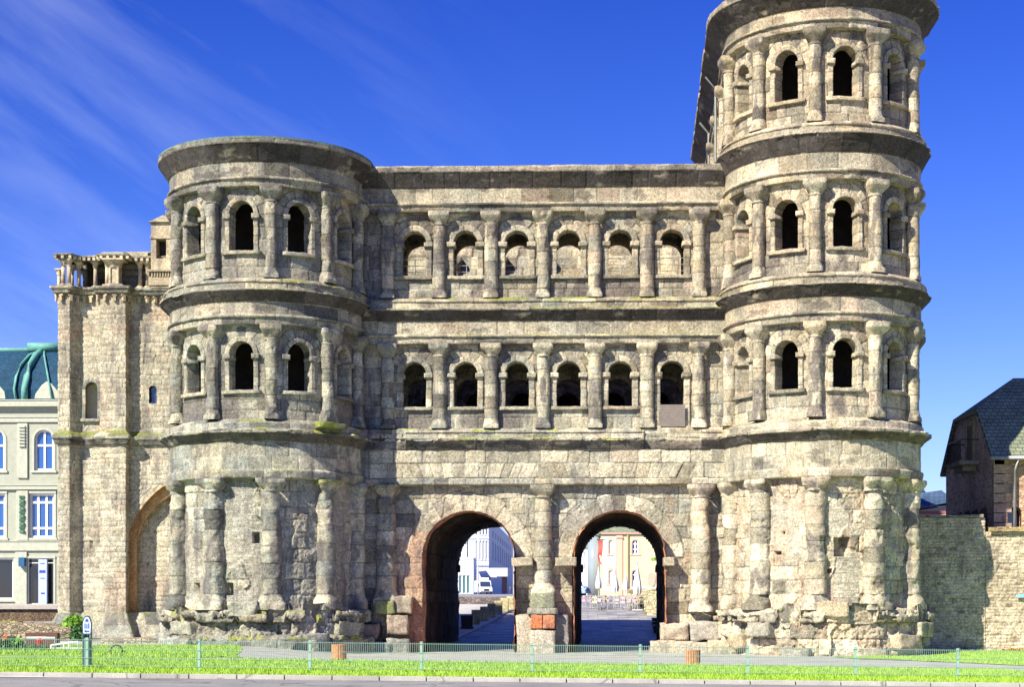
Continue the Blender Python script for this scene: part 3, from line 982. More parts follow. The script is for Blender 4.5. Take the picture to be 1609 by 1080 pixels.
    # ground storey
    def tstain(u, z, col):
        if side > 0: col = col * 1.1
        m = sstep(.5, .66, fbm(u * .7 + 4, z * .6, sd + 907, 4)) * (.38 if side > 0 else .08)
        col = col * (1 - m[..., None]) + np.array((.58, .38, .25)) * m[..., None]
        if side < 0:
            m = sstep(.42, .60, fbm(u * .5, z * .25, sd + 908, 3)) * .28 * sstep(0, 4, u)
            col = col * (1 - m[..., None]) + np.array((.17, .20, .21)) * m[..., None]
        return col
    hl = []
    if side < 0:
        for (px, py, hw, hh) in ((402, 845, .16, .25), (308, 926, .22, .27), (358, 926, .26, .27)):
            best = min(((abs(projx(W(np.array(u), np.array(3.), np.array(-.35))) - px), u) for u in np.arange(-6, 6, .02)))
            p = W(np.array(best[1]), np.array(3.), np.array(-.35))
            hl.append((best[1], CAM[2] + (945 - py) / FPX * (p[1] + 77), hw, hh, .7))
    else:
        for (px, py, hw, hh) in ((1322, 860, .36, .42), (1221, 870, .2, .07), (1302, 898, .16, .08), (1230, 838, .1, .05)):
            best = min(((abs(projx(W(np.array(u), np.array(3.), np.array(-.35))) - px), u) for u in np.arange(-6, 6, .02)))
            p = W(np.array(best[1]), np.array(3.), np.array(-.35))
            hl.append((best[1], CAM[2] + (945 - py) / FPX * (p[1] + 77), hw, hh, .7))
    relief_wall('wall', gate, W, 0, 0, 1.7, 8.2, -.33, (), seed=sd + 41, ch=.62, Lm=1.1, blk=.035, ero=.035, U=U, patches=.05, rubble=.46 if side < 0 else .40, holes=hl, stain=tstain)
    for k, a in enumerate(angs[:5]):
        column(gate, W, R(a) * RT, 2.3, 8.14, -.33, .52, sd + 110 + k * 3, cap=.60, base=.7, capw=.66, rough=.014, erode=.06 if side > 0 else .045, crust=.15, mosscap=.6 if (side < 0 and k == 1) else 0, basew=1.3)
    # eroded socle: two projecting rings of big blocks
    pal = np.array
    Us = U
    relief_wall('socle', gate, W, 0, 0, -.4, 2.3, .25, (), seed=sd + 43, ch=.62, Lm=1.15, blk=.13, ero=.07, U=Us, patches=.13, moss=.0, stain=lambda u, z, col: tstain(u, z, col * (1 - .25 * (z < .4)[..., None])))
    sweep('ledge', gate, W, Us, [(.15, 1.72, 0, .6), (.52, 1.78, 0, .4), (.55, 2.05, 0, .1), (.45, 2.22, 1, 0), (.0, 2.34, 0, 0), (-.45, 2.40, 1, 0)], seed=sd + 44, Lm=1.1, ero=.09, chips=.45, moss=.35)
    if side < 0:
        sweep('plinth', gate, W, Us, [(.7, -.4, 0, .2), (.78, .3, 1, .1), (.74, 1.0, 1, 0), (.62, 1.12, 0, 0), (.2, 1.2, 1, 0)], seed=sd + 45, Lm=1.3, ero=.07, chips=.25, moss=.5)
    rnd = random.Random(sd)
    for k in range(9):
        a = -80 + k * 19.5 + rnd.uniform(-3, 3)
        zc = (.30, .9, 1.45, .3, 2.35)[k % 5]
        rr = RT + (.0 if zc > 2 else .10)
        c_ = WARM[rnd.randrange(8)] if rnd.random() < (.8 if side > 0 else .35) else COOL[rnd.randrange(8)]
        s_ = (rnd.uniform(1.0, 1.6), rnd.uniform(.8, 1.1), rnd.uniform(.55, .7))
        rock('base_block', gate, (side * XT + rr * sin(R(a)), -rr * cos(R(a)), zc), s_, tuple(c_ * .5 + np.array((.50, .43, .30) if side > 0 else (.42, .40, .31)) * .45), sd + k, rz=R(a), rough=.09, square=.93)
def projx(p):
    t = R(YAW)
    dx, dy = p[0] - CAM[0], p[1] - CAM[1]
    return 804.5 + FPX * (dx * cos(t) + dy * sin(t)) / (-dx * sin(t) + dy * cos(t))
tower(-1, WL, False)
tower(1, WR, True)
# broken mossy cornice stone on the left tower
rock('cornice_block', gate, (-9.55, -3.25, 10.55), (1.5, .8, .26), (.22, .26, .06), 71, 'yellow green mossy cornice block', rz=R(42), rough=.05, square=.92)

# --- inner gallery wall, court and rear wing
def plain_wall(nm, y, wins, z0, z1, seed, x0=-8.6, x1=8.6, face=-1, **k):
    W = lambda u, z, d: np.stack([u + 0 * z, y - d * 1.0 + 0 * u, z + 0 * u], -1)
    o = relief_wall(nm, gate, W, x0, x1, z0, z1, 0, wins, seed=seed, step=.07, grow=0., vous=True, **k)
    for n, wn_ in enumerate(wins):
        window(gate, W, wn_['u'], wn_['zb'], wn_['zs'] + wn_['r'], wn_['r'], 0, seed + n * 3, depth=.8, band=.2, lift=.03, imp=False, sill=False, name='inner_arch')
    return o
iw = [dict(u=x, zs=z - .72, r=.72, zb=b, ro=1.15, nv=9) for b, z in ((10.9, 13.6), (17.0, 20.35)) for x in wx]
plain_wall('gallery_wall', 4.0, iw, 8.5, 22.9, 811)
rw = [dict(u=x, zs=z - .6, r=.6, zb=b, ro=1.05, nv=9) for b, z in ((10.9, 13.8),) for x in wx]
plain_wall('court_wall', 11.0, rw, 8.5, 22.7, 821, stain=lambda u, z, c: c * 1.3)  # stone colour brightened to look sunlit through the windows
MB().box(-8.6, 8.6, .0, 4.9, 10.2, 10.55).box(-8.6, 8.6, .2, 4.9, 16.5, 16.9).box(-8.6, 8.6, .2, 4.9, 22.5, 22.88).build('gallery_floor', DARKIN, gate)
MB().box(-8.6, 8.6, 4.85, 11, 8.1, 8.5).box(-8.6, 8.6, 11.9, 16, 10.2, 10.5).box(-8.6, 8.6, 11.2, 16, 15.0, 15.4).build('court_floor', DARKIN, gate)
Wr = lambda u, z, d: np.stack([-u + 0 * z, 16.05 + d + 0 * u, z + 0 * u], -1)
rp = [dict(u=-at(780, 900, 16)[0], zs=4.74, r=2.15, zb=-2, ro=2.9, nv=15), dict(u=-at(972.5, 900, 16)[0], zs=4.74, r=2.15, zb=-2, ro=2.9, nv=15)]
relief_wall('rear_wall', gate, Wr, -17.4, 17.4, -.4, 15.5, 0, rp, seed=831, step=.12, grow=0)  # unseen top kept low so sun reaches the square
for x in (-2.43, 2.43, 4.86, -4.86, 0):
    Wc = lambda u, z, d: np.stack([u + 0 * z, 11.0 - d + 0 * u, z + 0 * u], -1)
    column(gate, Wc, x, 16.9, 21.0, .05, .29, 850 + int(x * 3), capw=.42)
# downpipes on the court side of the tall tower
dp = flat_mat('copper_pipe', (.20, .22, .20), .5, .4)
for y in (6.5, 14.5):
    p = WR(np.array(-(RT * pi / 2 + y)), np.array(24.), np.array(.1))
    MB().tube([(float(p[0]), float(p[1]), 22.9), (float(p[0]), float(p[1]), 28.6), (float(p[0]) - .5, float(p[1]), 29.2)], .07, 8).build('downpipe', dp, gate)

# ------------------------------------------------------------------ terrain
def ramp(x, pts):
    return np.interp(x, [p[0] for p in pts], [p[1] for p in pts])
CEN = [(-120, 1.0), (-32, 1.0), (-29, .90), (-24, .74), (-17, .5), (-5, .28), (0, .30), (16, .55), (25, 1.2), (35, 2.0), (45, 2.38), (70, 2.8), (150, 3.5), (230, 4.0), (600, 5.5)]
LEF = [(-120, 1.0), (-32, 1.0), (-22, .88), (-5, .72), (6, .9), (18, 1.3), (23, 1.4), (25.2, 1.5), (25.5, 2.45), (60, 2.6), (150, 3.5), (230, 4.0), (600, 5.5)]
def gz(X, Y):
    X, Y = np.asarray(X, float), np.asarray(Y, float)
    k = sstep(-7.5, -13.5, X)
    z = ramp(Y, CEN) * (1 - k) + ramp(Y, LEF) * k
    side = -.0145 * np.clip(X, -30, 30) * sstep(-15, -30, Y)
    return z + side
def kerbY(X): return -77 + 35.6 + .11 * np.clip(X, -40, 40)
def fenceY(X): return -77 + 38.6 + .12 * np.clip(X, -40, 40)
def sheet(name, X, Yf, off, mat, kind='structure', mask=None, rough=0.):
    """X[n]; Yf(X) -> [n,m] depths"""
    Xg, Yg = Yf(X)
    Z = gz(Xg, Yg) + off
    if name == 'ground': Z = Z - .12 * (Yg < kerbY(Xg) + .05)
    if rough: Z = Z + rough * (fbm(Xg * 1.2, Yg * 1.2, 5, 4) - .5)
    P = np.stack([Xg, Yg, Z], -1)
    o = emit(name, P, np.ones(P.shape) * .5, mat, None, mask)
    if kind: o['kind'] = kind
    return o
def paving_mat():
    m, t, b = new_mat('paving')
    co = wpos(t)
    br = t.nodes.new('ShaderNodeTexBrick')
    br.inputs['Scale'].default_value = 1
    br.inputs['Brick Width'].default_value = 1.3
    br.inputs['Row Height'].default_value = .48
    br.inputs['Mortar Size'].default_value = .02
    br.inputs['Color1'].default_value = (.42, .41, .38, 1)
    br.inputs['Color2'].default_value = (.17, .17, .18, 1)
    br.inputs['Mortar'].default_value = (.13, .13, .13, 1)
    t.links.new(co, br.inputs['Vector'])
    n = noise(t, co, .9, 5)
    c = mulc(t, br.outputs[0], remap(t, n, .3, .7, .75, 1.3))
    t.links.new(c, b.inputs['Base Color'])
    b.inputs['Roughness'].default_value = .55
    bump(t, b, br.outputs['Fac'], -.4, .02)
    return m
def ground_mat(name, c1, c2, scale, rough=.9, fine=60):
    m, t, b = new_mat(name)
    co = wpos(t)
    n = noise(t, co, scale, 6, .65)
    n2 = noise(t, co, fine, 2, .6)
    c = mixc(t, remap(t, n, .35, .65, 0, 1), c1, c2)
    c = mulc(t, c, remap(t, n2, .3, .7, .75, 1.25))
    if 'lawn' not in name:
        vo = t.nodes.new('ShaderNodeTexVoronoi')
        vo.feature = 'DISTANCE_TO_EDGE'
        vo.inputs['Scale'].default_value = .28
        ds = t.nodes.new('ShaderNodeVectorMath'); ds.operation = 'ADD'
        nn = t.nodes.new('ShaderNodeTexNoise'); nn.inputs['Scale'].default_value = 1.1
        t.links.new(co, nn.inputs['Vector'])
        t.links.new(co, ds.inputs[0]); t.links.new(nn.outputs['Color'], ds.inputs[1])
        t.links.new(ds.outputs[0], vo.inputs['Vector'])
        c = mulc(t, c, remap(t, vo.outputs['Distance'], .0, .012, .45, 1))
        c = mulc(t, c, remap(t, noise(t, co, .35, 3), .55, .62, 1, .8))
    else:
        c = mixc(t, remap(t, noise(t, co, 2.6, 5, .7), .62, .72, 0, .5), c, (.30, .26, .10))
    t.links.new(c, b.inputs['Base Color'])
    b.inputs['Roughness'].default_value = rough
    bump(t, b, n2, .4, .02)
    return m
xs = np.concatenate([np.linspace(-400, -42, 30), np.linspace(-40, 42, 165), np.linspace(45, 400, 30)])
ys = np.concatenate([np.linspace(-160, -50, 12), np.linspace(-49, 60, 240), np.linspace(62, 240, 60), np.linspace(260, 900, 20)])
sheet('ground', xs, lambda X: np.meshgrid(X, ys, indexing='ij'), -.05, paving_mat())
xf = np.linspace(-40, 40, 320)
sheet('road', xf, lambda X: (np.repeat(X[:, None], 20, 1), (kerbY(X) - .16)[:, None] - np.linspace(22, 0, 20)[None]), -.07 + .02, ground_mat('asphalt', (.20, .20, .195), (.27, .265, .25), .8, fine=120)) 
PATHM = ground_mat('pale_asphalt', (.34, .335, .315), (.44, .43, .40), .5, fine=90)
sheet('path', xf, lambda X: (np.repeat(X[:, None], 60, 1), -32.2 + .05 * X[:, None] + np.linspace(0, 1, 60)[None] * (32.6 - .05 * X[:, None])), -.006, PATHM,
      mask=None)
GRASSM = ground_mat('lawn', (.18, .34, .02), (.30, .46, .03), .8, fine=45)
lawns = []
def lawn(X, Y0, Y1, n, off=.006):
    lawns.append((X, Y0, Y1))
    o = sheet('grass', X, lambda X: (np.repeat(X[:, None], n, 1), Y0(X)[:, None] + np.linspace(0, 1, n)[None] * (Y1(X) - Y0(X))[:, None]), off, GRASSM, None, rough=.05)
    tag(o, None, None, None, 'stuff')
def edge(X, base, amp, seed): return base + amp * 1.6 * (fbm(X * .9, X * 0 + seed, seed, 4) - .5)
lawn(xf, lambda X: kerbY(X) + .12, lambda X: edge(X, -32.0 + .05 * X, .7, 3), 30)
xl = np.linspace(-40, -9.2, 140)
lawn(xl, lambda X: -32.3 + .05 * X, lambda X: edge(X, -5.6 + 0 * X, .8, 5) - 18 * sstep(-13.5, -9.2, X), 70, .012)
xr = np.linspace(12.5, 40, 120)
lawn(xr, lambda X: edge(X, -24.5 + 0 * X, .7, 8) + 12 * sstep(17, 12.5, X), lambda X: -5.6 + 7.6 * sstep(16.5, 18.5, X), 60, .012)
# grass blades
def blades(name, X, Y, h, w_, mat, seed, lean=.5):
    rng = np.random.default_rng(seed)
    n = len(X)
    a = rng.uniform(0, 2 * pi, n)
    hh = h * rng.uniform(.5, 1.25, n)
    Z = gz(X, Y) - .01
    dx, dy = np.cos(a) * w_ / 2, np.sin(a) * w_ / 2
    b = rng.uniform(0, 2 * pi, n); l = lean * hh * rng.uniform(0, 1, n)
    V = np.stack([np.stack([X - dx, Y - dy, Z], -1), np.stack([X + dx, Y + dy, Z], -1),
                  np.stack([X + np.cos(b) * l * .4 + dx * .6, Y + np.sin(b) * l * .4 + dy * .6, Z + hh * .6], -1), np.stack([X + np.cos(b) * l, Y + np.sin(b) * l, Z + hh], -1)], 1).reshape(-1, 3)
    i = np.arange(n) * 4
    F = np.concatenate([np.stack([i, i + 1, i + 2], -1), np.stack([i, i + 2, i + 3], -1)])
    o = link_mesh(name, np_mesh(name, V, F, None, False), mat, None)
    o['kind'] = 'stuff'
    return o
def leaf_mat(name, c1, c2, scale=2.5):
    m, t, b = new_mat(name)
    co = wpos(t)
    c = mixc(t, remap(t, noise(t, co, scale, 4), .35, .65, 0, 1), c1, c2)
    t.links.new(c, b.inputs['Base Color'])
    b.inputs['Roughness'].default_value = .6
    return m
rng = np.random.default_rng(4)
BL = leaf_mat('grass_blades', (.20, .38, .02), (.36, .52, .05))
n = 60000
X = rng.uniform(-13, 13, n); Y = kerbY(X) + .14 + rng.random(n) * (-32.1 + .05 * X - kerbY(X))
keep = vn(X * .9, Y * .9, 3) + rng.random(n) * .6 > .35
blades('grass_blades', X[keep], Y[keep], .085, .022, BL, 1)
n = 50000
X = rng.uniform(-24, -9.5, n); Y = rng.uniform(-32, -6, n)
keep = (Y < -6 - 18 * sstep(-13.5, -9.2, X))
blades('grass_blades', X[keep], Y[keep], .11, .035, BL, 2)
n = 26000
X = rng.uniform(14, 29, n); Y = rng.uniform(-24, 1.8, n)
keep = (Y > -24 + 12 * sstep(17, 12.5, X)) & ((X > 18.3) | (Y < -5.7))
blades('grass_blades', X[keep], Y[keep], .11, .035, BL, 3)
# kerb of one-metre stones
kb = MB()
for k in range(-22, 24):
    x0, x1 = k + .012, k + .988
    y0, y1 = float(kerbY(np.array(x0))), float(kerbY(np.array(x1)))
    za, zb_ = float(gz(x0, y0)), float(gz(x1, y1))
    kb.add([(x0, y0 - .16, za - .2), (x1, y1 - .16, zb_ - .2), (x1, y1 + .02, zb_ - .2), (x0, y0 + .02, za - .2), (x0, y0 - .13, za + .045), (x1, y1 - .13, zb_ + .045), (x1, y1 + .02, zb_ + .045), (x0, y0 + .02, za + .045)],
           [(3, 2, 1, 0), (4, 5, 6, 7), (0, 1, 5, 4), (1, 2, 6, 5), (2, 3, 7, 6), (3, 0, 4, 7)])
o = kb.build('kerb', ground_mat('kerb_concrete', (.36, .345, .31), (.46, .44, .39), 1.5, fine=70), bevel=.008)
o['kind'] = 'structure'
xa = np.linspace(-24, -9.85, 30)
sheet('lane_marking', xa, lambda X: (np.repeat(X[:, None], 3, 1), (kerbY(X) - .42)[:, None] - np.linspace(.14, 0, 3)[None]), -.046 + .02, flat_mat('road_paint', (.8, .8, .78), .7, var=.06))

# ------------------------------------------------------------------ polyline mapping for walls with corners
def W_poly(pts):
    pts = np.array(pts, float)
    seg = np.diff(pts, axis=0)
    ln = np.hypot(seg[:, 0], seg[:, 1])
    cum = np.concatenate([[0], np.cumsum(ln)])
    nr = np.stack([seg[:, 1], -seg[:, 0]], -1) / ln[:, None]
    mit = []
    for i in range(len(pts)):
        if i == 0: mit.append(nr[0])
        elif i == len(pts) - 1: mit.append(nr[-1])
        else:
            a = nr[i - 1] + nr[i]
            mit.append(a / (1 + float(nr[i - 1] @ nr[i]) + 1e-6))
    mit = np.array(mit)
    def W(u, z, d):
        u, z, d = np.broadcast_arrays(u, z, d)
        k = np.clip(np.searchsorted(cum, u.ravel(), side='right').reshape(u.shape) - 1, 0, len(seg) - 1)
        t = (u - cum[k]) / ln[k]
        x = (pts[k, 0] + mit[k, 0] * d) * (1 - t) + (pts[k + 1, 0] + mit[k + 1, 0] * d) * t
        y = (pts[k, 1] + mit[k, 1] * d) * (1 - t) + (pts[k + 1, 1] + mit[k + 1, 1] * d) * t
        return np.stack([x, y, z], -1)
    return W, cum
def U_poly(cum, st):
    out = []
    for a, b in zip(cum[:-1], cum[1:]): out.append(np.linspace(a, b, max(2, int((b - a) / st)), endpoint=False))
    return np.concatenate(out + [[cum[-1]]])

# ------------------------------------------------------------------ the apse built onto the gate's left flank
ax = lambda px, Y: at(px, 900, Y)[0]
ax0 = ax(86, 5.9)
apse = empty('stone_apse', (ax(150, 6.5), 6.5, .8), 'tall pale stone apse with buttresses and open colonnaded gallery left of the gate', 'apse')
XA0, XA1, XB0, XB1 = ax(91, 5.9), ax(109.5, 5.9), ax(157, 6.05), ax(198, 6.05)
WA_, cumA = W_poly([(XA0, 15), (XA0, 5.9), (XA1, 5.9), (ax(127, 6.5), 6.5), (XB0, 6.45), (XB0, 6.05), (XB1, 6.05), (XB1, 6.7), (-16.2, 6.7)])
UA = U_poly(cumA, .04)
UAc = U_poly(cumA, .09)
wm = (cumA[7] + cumA[8]) / 2
uN = lambda X: cumA[7] + (X - XB1)
uF = lambda X: cumA[3] + (X - ax(127, 6.5))
xr_ = ax(322, 6.7)
arch = dict(u=uN(xr_), zs=at(0, 868, 6.7)[1], r=3.95, zb=-2, ro=4.3, nv=25, grow=.02)
nic = dict(u=uF(ax(145, 6.5)), zs=at(0, 612, 6.5)[1], r=.34, zb=at(0, 660, 6.5)[1], ro=.8, nv=9, grow=.02)
sqw = dict(u=uN(ax(240, 6.7)), zs=at(0, 613, 6.7)[1] - .0, r=.16, zb=at(0, 634, 6.7)[1], ro=.1, grow=.03)
def astain(u, z, col):
    c = col * .66 + np.array((.68, .60, .44)) * .44
    g = (.35 * sstep(.45, .7, fbm(u * .4, z * .3, 77, 3)))[..., None]
    c = c * (1 - g) + np.array((.36, .36, .29)) * g
    m = (sstep(.55, .72, fbm(u * .6, z * .8, 78, 3)) * .35)[..., None]
    c = c * (1 - m) + np.array((.62, .42, .30)) * m
    return c
relief_wall('wall', apse, WA_, 0, 0, .2, 18.6, 0, [arch, nic, sqw], seed=900, ch=.27, Lm=.52, blk=.014, ero=.010, U=UA, stain=astain, step=.045,
            holes=[(uF(ax(146, 6.8)), at(0, 857, 6.8)[1], .07, .22, .3), (uN(ax(256, 6.7)), 11.0, .05, .1, .2)])
# the opening's frames
def orange(pts, q, col):
    m = .8
    return col * (1 - m) + np.array((.62, .35, .13)) * m
window(apse, WA_, arch['u'], 0.2, arch['zs'] + 3.95, 3.95, 0, 905, depth=.45, band=.06, lift=.02, stain=orange, imp=False, sill=False, name='arch')
window(apse, WA_, arch['u'], 0.2, arch['zs'] + 3.30, 3.30, -.32, 906, depth=.5, band=.66, lift=.02, stain=orange, imp=False, sill=False, name='arch')
Wrec = lambda u, z, d: np.stack([u + 0 * z, 7.45 - d + 0 * u, z + 0 * u], -1)
relief_wall('wall', apse, Wrec, XB1 - 1.5, -15.5, .2, 10.5, 0, (), seed=907, ch=.26, Lm=.5, blk=.015, ero=.012, stain=astain, step=.045, holes=[(ax(243, 7.45), 6.3, .05, .05, .2), (ax(232, 7.45), 4.6, .05, .05, .2)])
window(apse, WA_, nic['u'], nic['zb'], nic['zs'] + .34, .34, 0, 908, depth=.5, band=.18, lift=.06, imp=False, name='window', label='narrow round arched window with reddish stone hood')
MB().box(ax(134, 7.0), ax(157, 7.0) + .1, 6.98, 7.02, nic['zb'] - .2, nic['zs'] + .8).build('pane', flat_mat('pale_shutter', (.50, .42, .28), .8), apse)
MB().box(ax(235, 7) - .1, ax(246, 7) + .1, 6.95, 7.0, sqw['zb'] - .1, sqw['zs'] + .3).build('pane', GLASS, apse)
# string course, corbel table, gallery floor and roof
zS = at(0, 692, 6.5)[1]
sweep('string_course', apse, WA_, UAc, [(-.05, zS - .32, 0, .5), (.12, zS - .28, 0, .5), (.22, zS - .05, 0, .5), (.28, zS, 1, 0), (.28, zS + .12, 1, 0), (.0, zS + .42, 1, 0), (-.1, zS + .45, 0, 0)], seed=910, Lm=.7, moss=.9, chips=.04)
zT = 18.55
sweep('corbel_table', apse, WA_, UAc, [(-.05, zT - .28, 0, .2), (.20, zT - .22, 0, 0), (.26, zT - .05, 1, 0), (.34, zT, 0, 0), (.34, zT + .12, 1, 0), (-.35, zT + .16, 1, 0)], seed=911, Lm=.6)
u = .1
while u < cumA[-1]:
    p = WA_(np.array([u, u]), np.array([0, 0.]), np.array([0., .14]))
    cx, cy = p[0][:2]; ex_, ey_ = p[1][:2]
    dx, dy = (ex_ - cx), (ey_ - cy)
    rz_ = math.atan2(dx, -dy)
    if cx > XA0 - .2 and cy < 9:
        cb = MB().box((cx + ex_) / 2 - .07, (cx + ex_) / 2 + .07, (cy + ey_) / 2 - .1, (cy + ey_) / 2 + .1, zT - .62, zT - .36, rz=rz_)
        cb.box((cx + ex_) / 2 - .13, (cx + ex_) / 2 + .13, (cy + ey_) / 2 - .08, (cy + ey_) / 2 + .08, zT - .36, zT - .27, rz=rz_)
        colored(cb.build('corbel', STONE_SOFT, apse, bevel=.01), (.60, .51, .35))
    u += .42
sweep('plinth', apse, WA_, UAc, [(.55, .1, 0, 0), (.50, .9, 0, .0), (.28, 1.5, 1, 0), (.05, 2.1, 0, 0), (-.05, 2.12, 0, 0)], seed=912, Lm=1.0, moss=1.2, ero=.03, cooladd=-.1)
# gallery back wall, roof and colonnettes
WG, cumG = W_poly([(XA0 + 1.1, 15), (XA0 + 1.1, 7.2), (XA1 + .3, 7.2), (ax(127, 6.9), 8.1), (XB0 + .3, 7.9), (XB0 + .6, 7.1), (-16.2, 7.9)])
relief_wall('inner_wall', apse, WG, 0, 0, zT, 20.3, 0, (), seed=914, ch=.3, Lm=.5, blk=.01, ero=.01, U=U_poly(cumG, .1), step=.1, stain=lambda u, z, c: c * .55)  # colour darkened to paint the shade under the gallery roof
zR = 20.22
sweep('roof', apse, WA_, UAc, [(-.3, zR - .10, 0, .4), (.0, zR - .12, 0, 0), (.06, zR, 1, 0), (.16, zR + .02, 0, 0), (.16, zR + .11, 1, 0), (-.32, zR + .22, 1, 0)], seed=915, Lm=.5, cooladd=.1)
u = .1
while u < cumA[-1]:
    p = WA_(np.array([u]), np.array([0.]), np.array([.10]))[0]
    if p[1] < 9:
        colored(MB().box(p[0] - .07, p[0] + .07, p[1] - .07, p[1] + .07, zR - .14, zR + .01).build('dentil', STONE_SOFT, apse), (.66, .58, .42))
    u += .30
def colonnette(px, Y, r=.095, pil=False):
    x = ax(px, Y)
    c = (.60, .53, .38)
    mb = MB()
    if pil:
        mb.box(x - r * 1.5, x + r * 1.5, Y - r * 1.5, Y + r * 1.5, zT + .3, zR - .55)
        for a, b in ((-1, -1), (1, -1), (1, 1), (-1, 1)): mb.tube([(x + a * r * 1.6, Y + b * r * 1.6, zT + .3), (x + a * r * 1.6, Y + b * r * 1.6, zR - .55)], r * .55, 10)
    else: mb.tube([(x, Y, zT + .3), (x, Y, zR - .45)], [r, r * .9], 14)
    o = colored(mb.build('colonnette', STONE_SOFT, apse, smooth=not pil), c)
    k = 2.2 if pil else 1.0
    cp = MB().lathe((x, Y, 0), [(r * k, zR - .55 if pil else zR - .47), (r * 1.25 * k, zR - .44), (r * 1.1 * k, zR - .40), (r * 1.5 * k, zR - .25), (r * 1.95 * k, zR - .20)], 12)
    cp.box(x - r * 1.9 * k, x + r * 1.9 * k, Y - r * 1.9 * k, Y + r * 1.9 * k, zR - .20, zR - .13)
    colored(cp.build('capital', STONE_SOFT, o), (.64, .57, .42))
    bs = MB().box(x - r * 1.8 * k, x + r * 1.8 * k, Y - r * 1.8 * k, Y + r * 1.8 * k, zT + .14, zT + .22).lathe((x, Y, 0), [(r * 1.7 * k, zT + .22), (r * 1.7 * k, zT + .27), (r * 1.2 * k, zT + .31)], 12)
    colored(bs.build('base', STONE_SOFT, o), (.56, .49, .36))
for px, Y, pl in ((99.5, 6.15, 0), (108.5, 6.1, 0), (113, 7.6, 0), (124, 6.75, 0), (150, 6.75, 0), (168.5, 6.35, 0), (181, 6.35, 1), (220, 6.9, 0), (93, 8.5, 0), (232, 6.9, 0)):
    colonnette(px, Y, pil=bool(pl), r=.105 if not pl else .13)
MB().box(XA0 + .1, XA1 - .02, 6.0, 15, zT - .1, zT + .12).box(XA1 - .02, XB0 + .02, 7.0, 15, zT - .1, zT + .118).box(XB0 + .02, XB1 - .1, 5.95, 15, zT - .1, zT + .12).box(XB1 - .1, -16.2, 6.85, 15, zT - .1, zT + .119).build('gallery_floor', DARKIN, apse)
MB().box(XA0 + .1, XA1 - .1, 6.05, 15, zR, zR + .19).box(XA1 - .1, XB0 + .1, 7.0, 15, zR, zR + .188).box(XB0 + .1, XB1 - .1, 5.95, 15, zR, zR + .19).box(XB1 - .1, -16.2, 6.9, 15, zR, zR + .189).build('roof_slab', flat_mat('lead_roof', (.30, .32, .27), .7), apse)
# raised parapet behind the gallery roof and the block beside the tower
mb = MB().box(ax(162, 8.6), ax(262, 8.6), 8.6, 12, 19.5, 21.0).box(ax(158, 9.5), ax(163, 9.5), 9, 12, 19.5, 20.9)
colored(mb.build('parapet', STONE_SOFT, apse, bevel=.03), (.42, .40, .30))
mb = MB()
for a, b in ((181, 200), (232, 238)):
    mb.box(ax(a, 8.55), ax(b, 8.55), 8.55, 8.7, 20.62, 20.92)
mb.build('vent', flat_mat('opening_shade', (.01, .01, .012), .9), apse)  # solid black boxes stand in for the dark inside openings
y0 = 6.3
tx0, tx1 = ax(237, y0), ax(262, y0) + 1.3
z_ = lambda py: at(0, py, y0)[1]
mb = MB()
mb.box(tx0, tx1, y0, 9, zT + .1, z_(408)).box(tx0, tx0 + .28, y0, 9, z_(408), z_(377)).box(ax(261, y0), tx1, y0, 9, z_(408), z_(377)).box(tx0 - .03, tx1, y0 - .05, 9, z_(377), z_(372)).box(tx0, tx1, y0 + .03, 9, z_(372), z_(351))
colored(mb.build('turret', STONE_SOFT, apse, bevel=.015), (.60, .53, .38))
mb = MB().add([(tx0 - .1, y0 - .12, z_(351)), (tx1, y0 - .12, z_(351)), (tx1, 9.2, z_(351)), (tx0 - .1, 9.2, z_(351)), (tx0 + .35, y0 + 1.0, z_(333)), (tx1, y0 + 1.0, z_(333)), (tx1, 9.2, z_(333)), (tx0 + .35, 9.2, z_(333))],
              [(3, 2, 1, 0), (4, 5, 6, 7), (0, 1, 5, 4), (1, 2, 6, 5), (2, 3, 7, 6), (3, 0, 4, 7)])
colored(mb.build('turret_roof', STONE_SOFT, apse), (.44, .40, .28))
mb = MB()
for k in range(9): mb.box(tx0 + .05 + k * .14, tx0 + .12 + k * .14, y0 - .12, y0 + .02, z_(437), z_(429))
mb.box(tx0 - .2, tx1, y0 - .2, y0 + .02, z_(429), z_(426)).box(tx0 - .1, tx1, y0 - .08, y0 + .02, z_(450), z_(437))
colored(mb.build('carved_bracket', STONE_SOFT, apse), (.48, .42, .30))
MB().box(tx0, tx1, 7.0, 7.1, zT, z_(377)).build('recess_shade_sheet', DARKIN, apse)  # dark sheet stands in for the shade in the turret opening

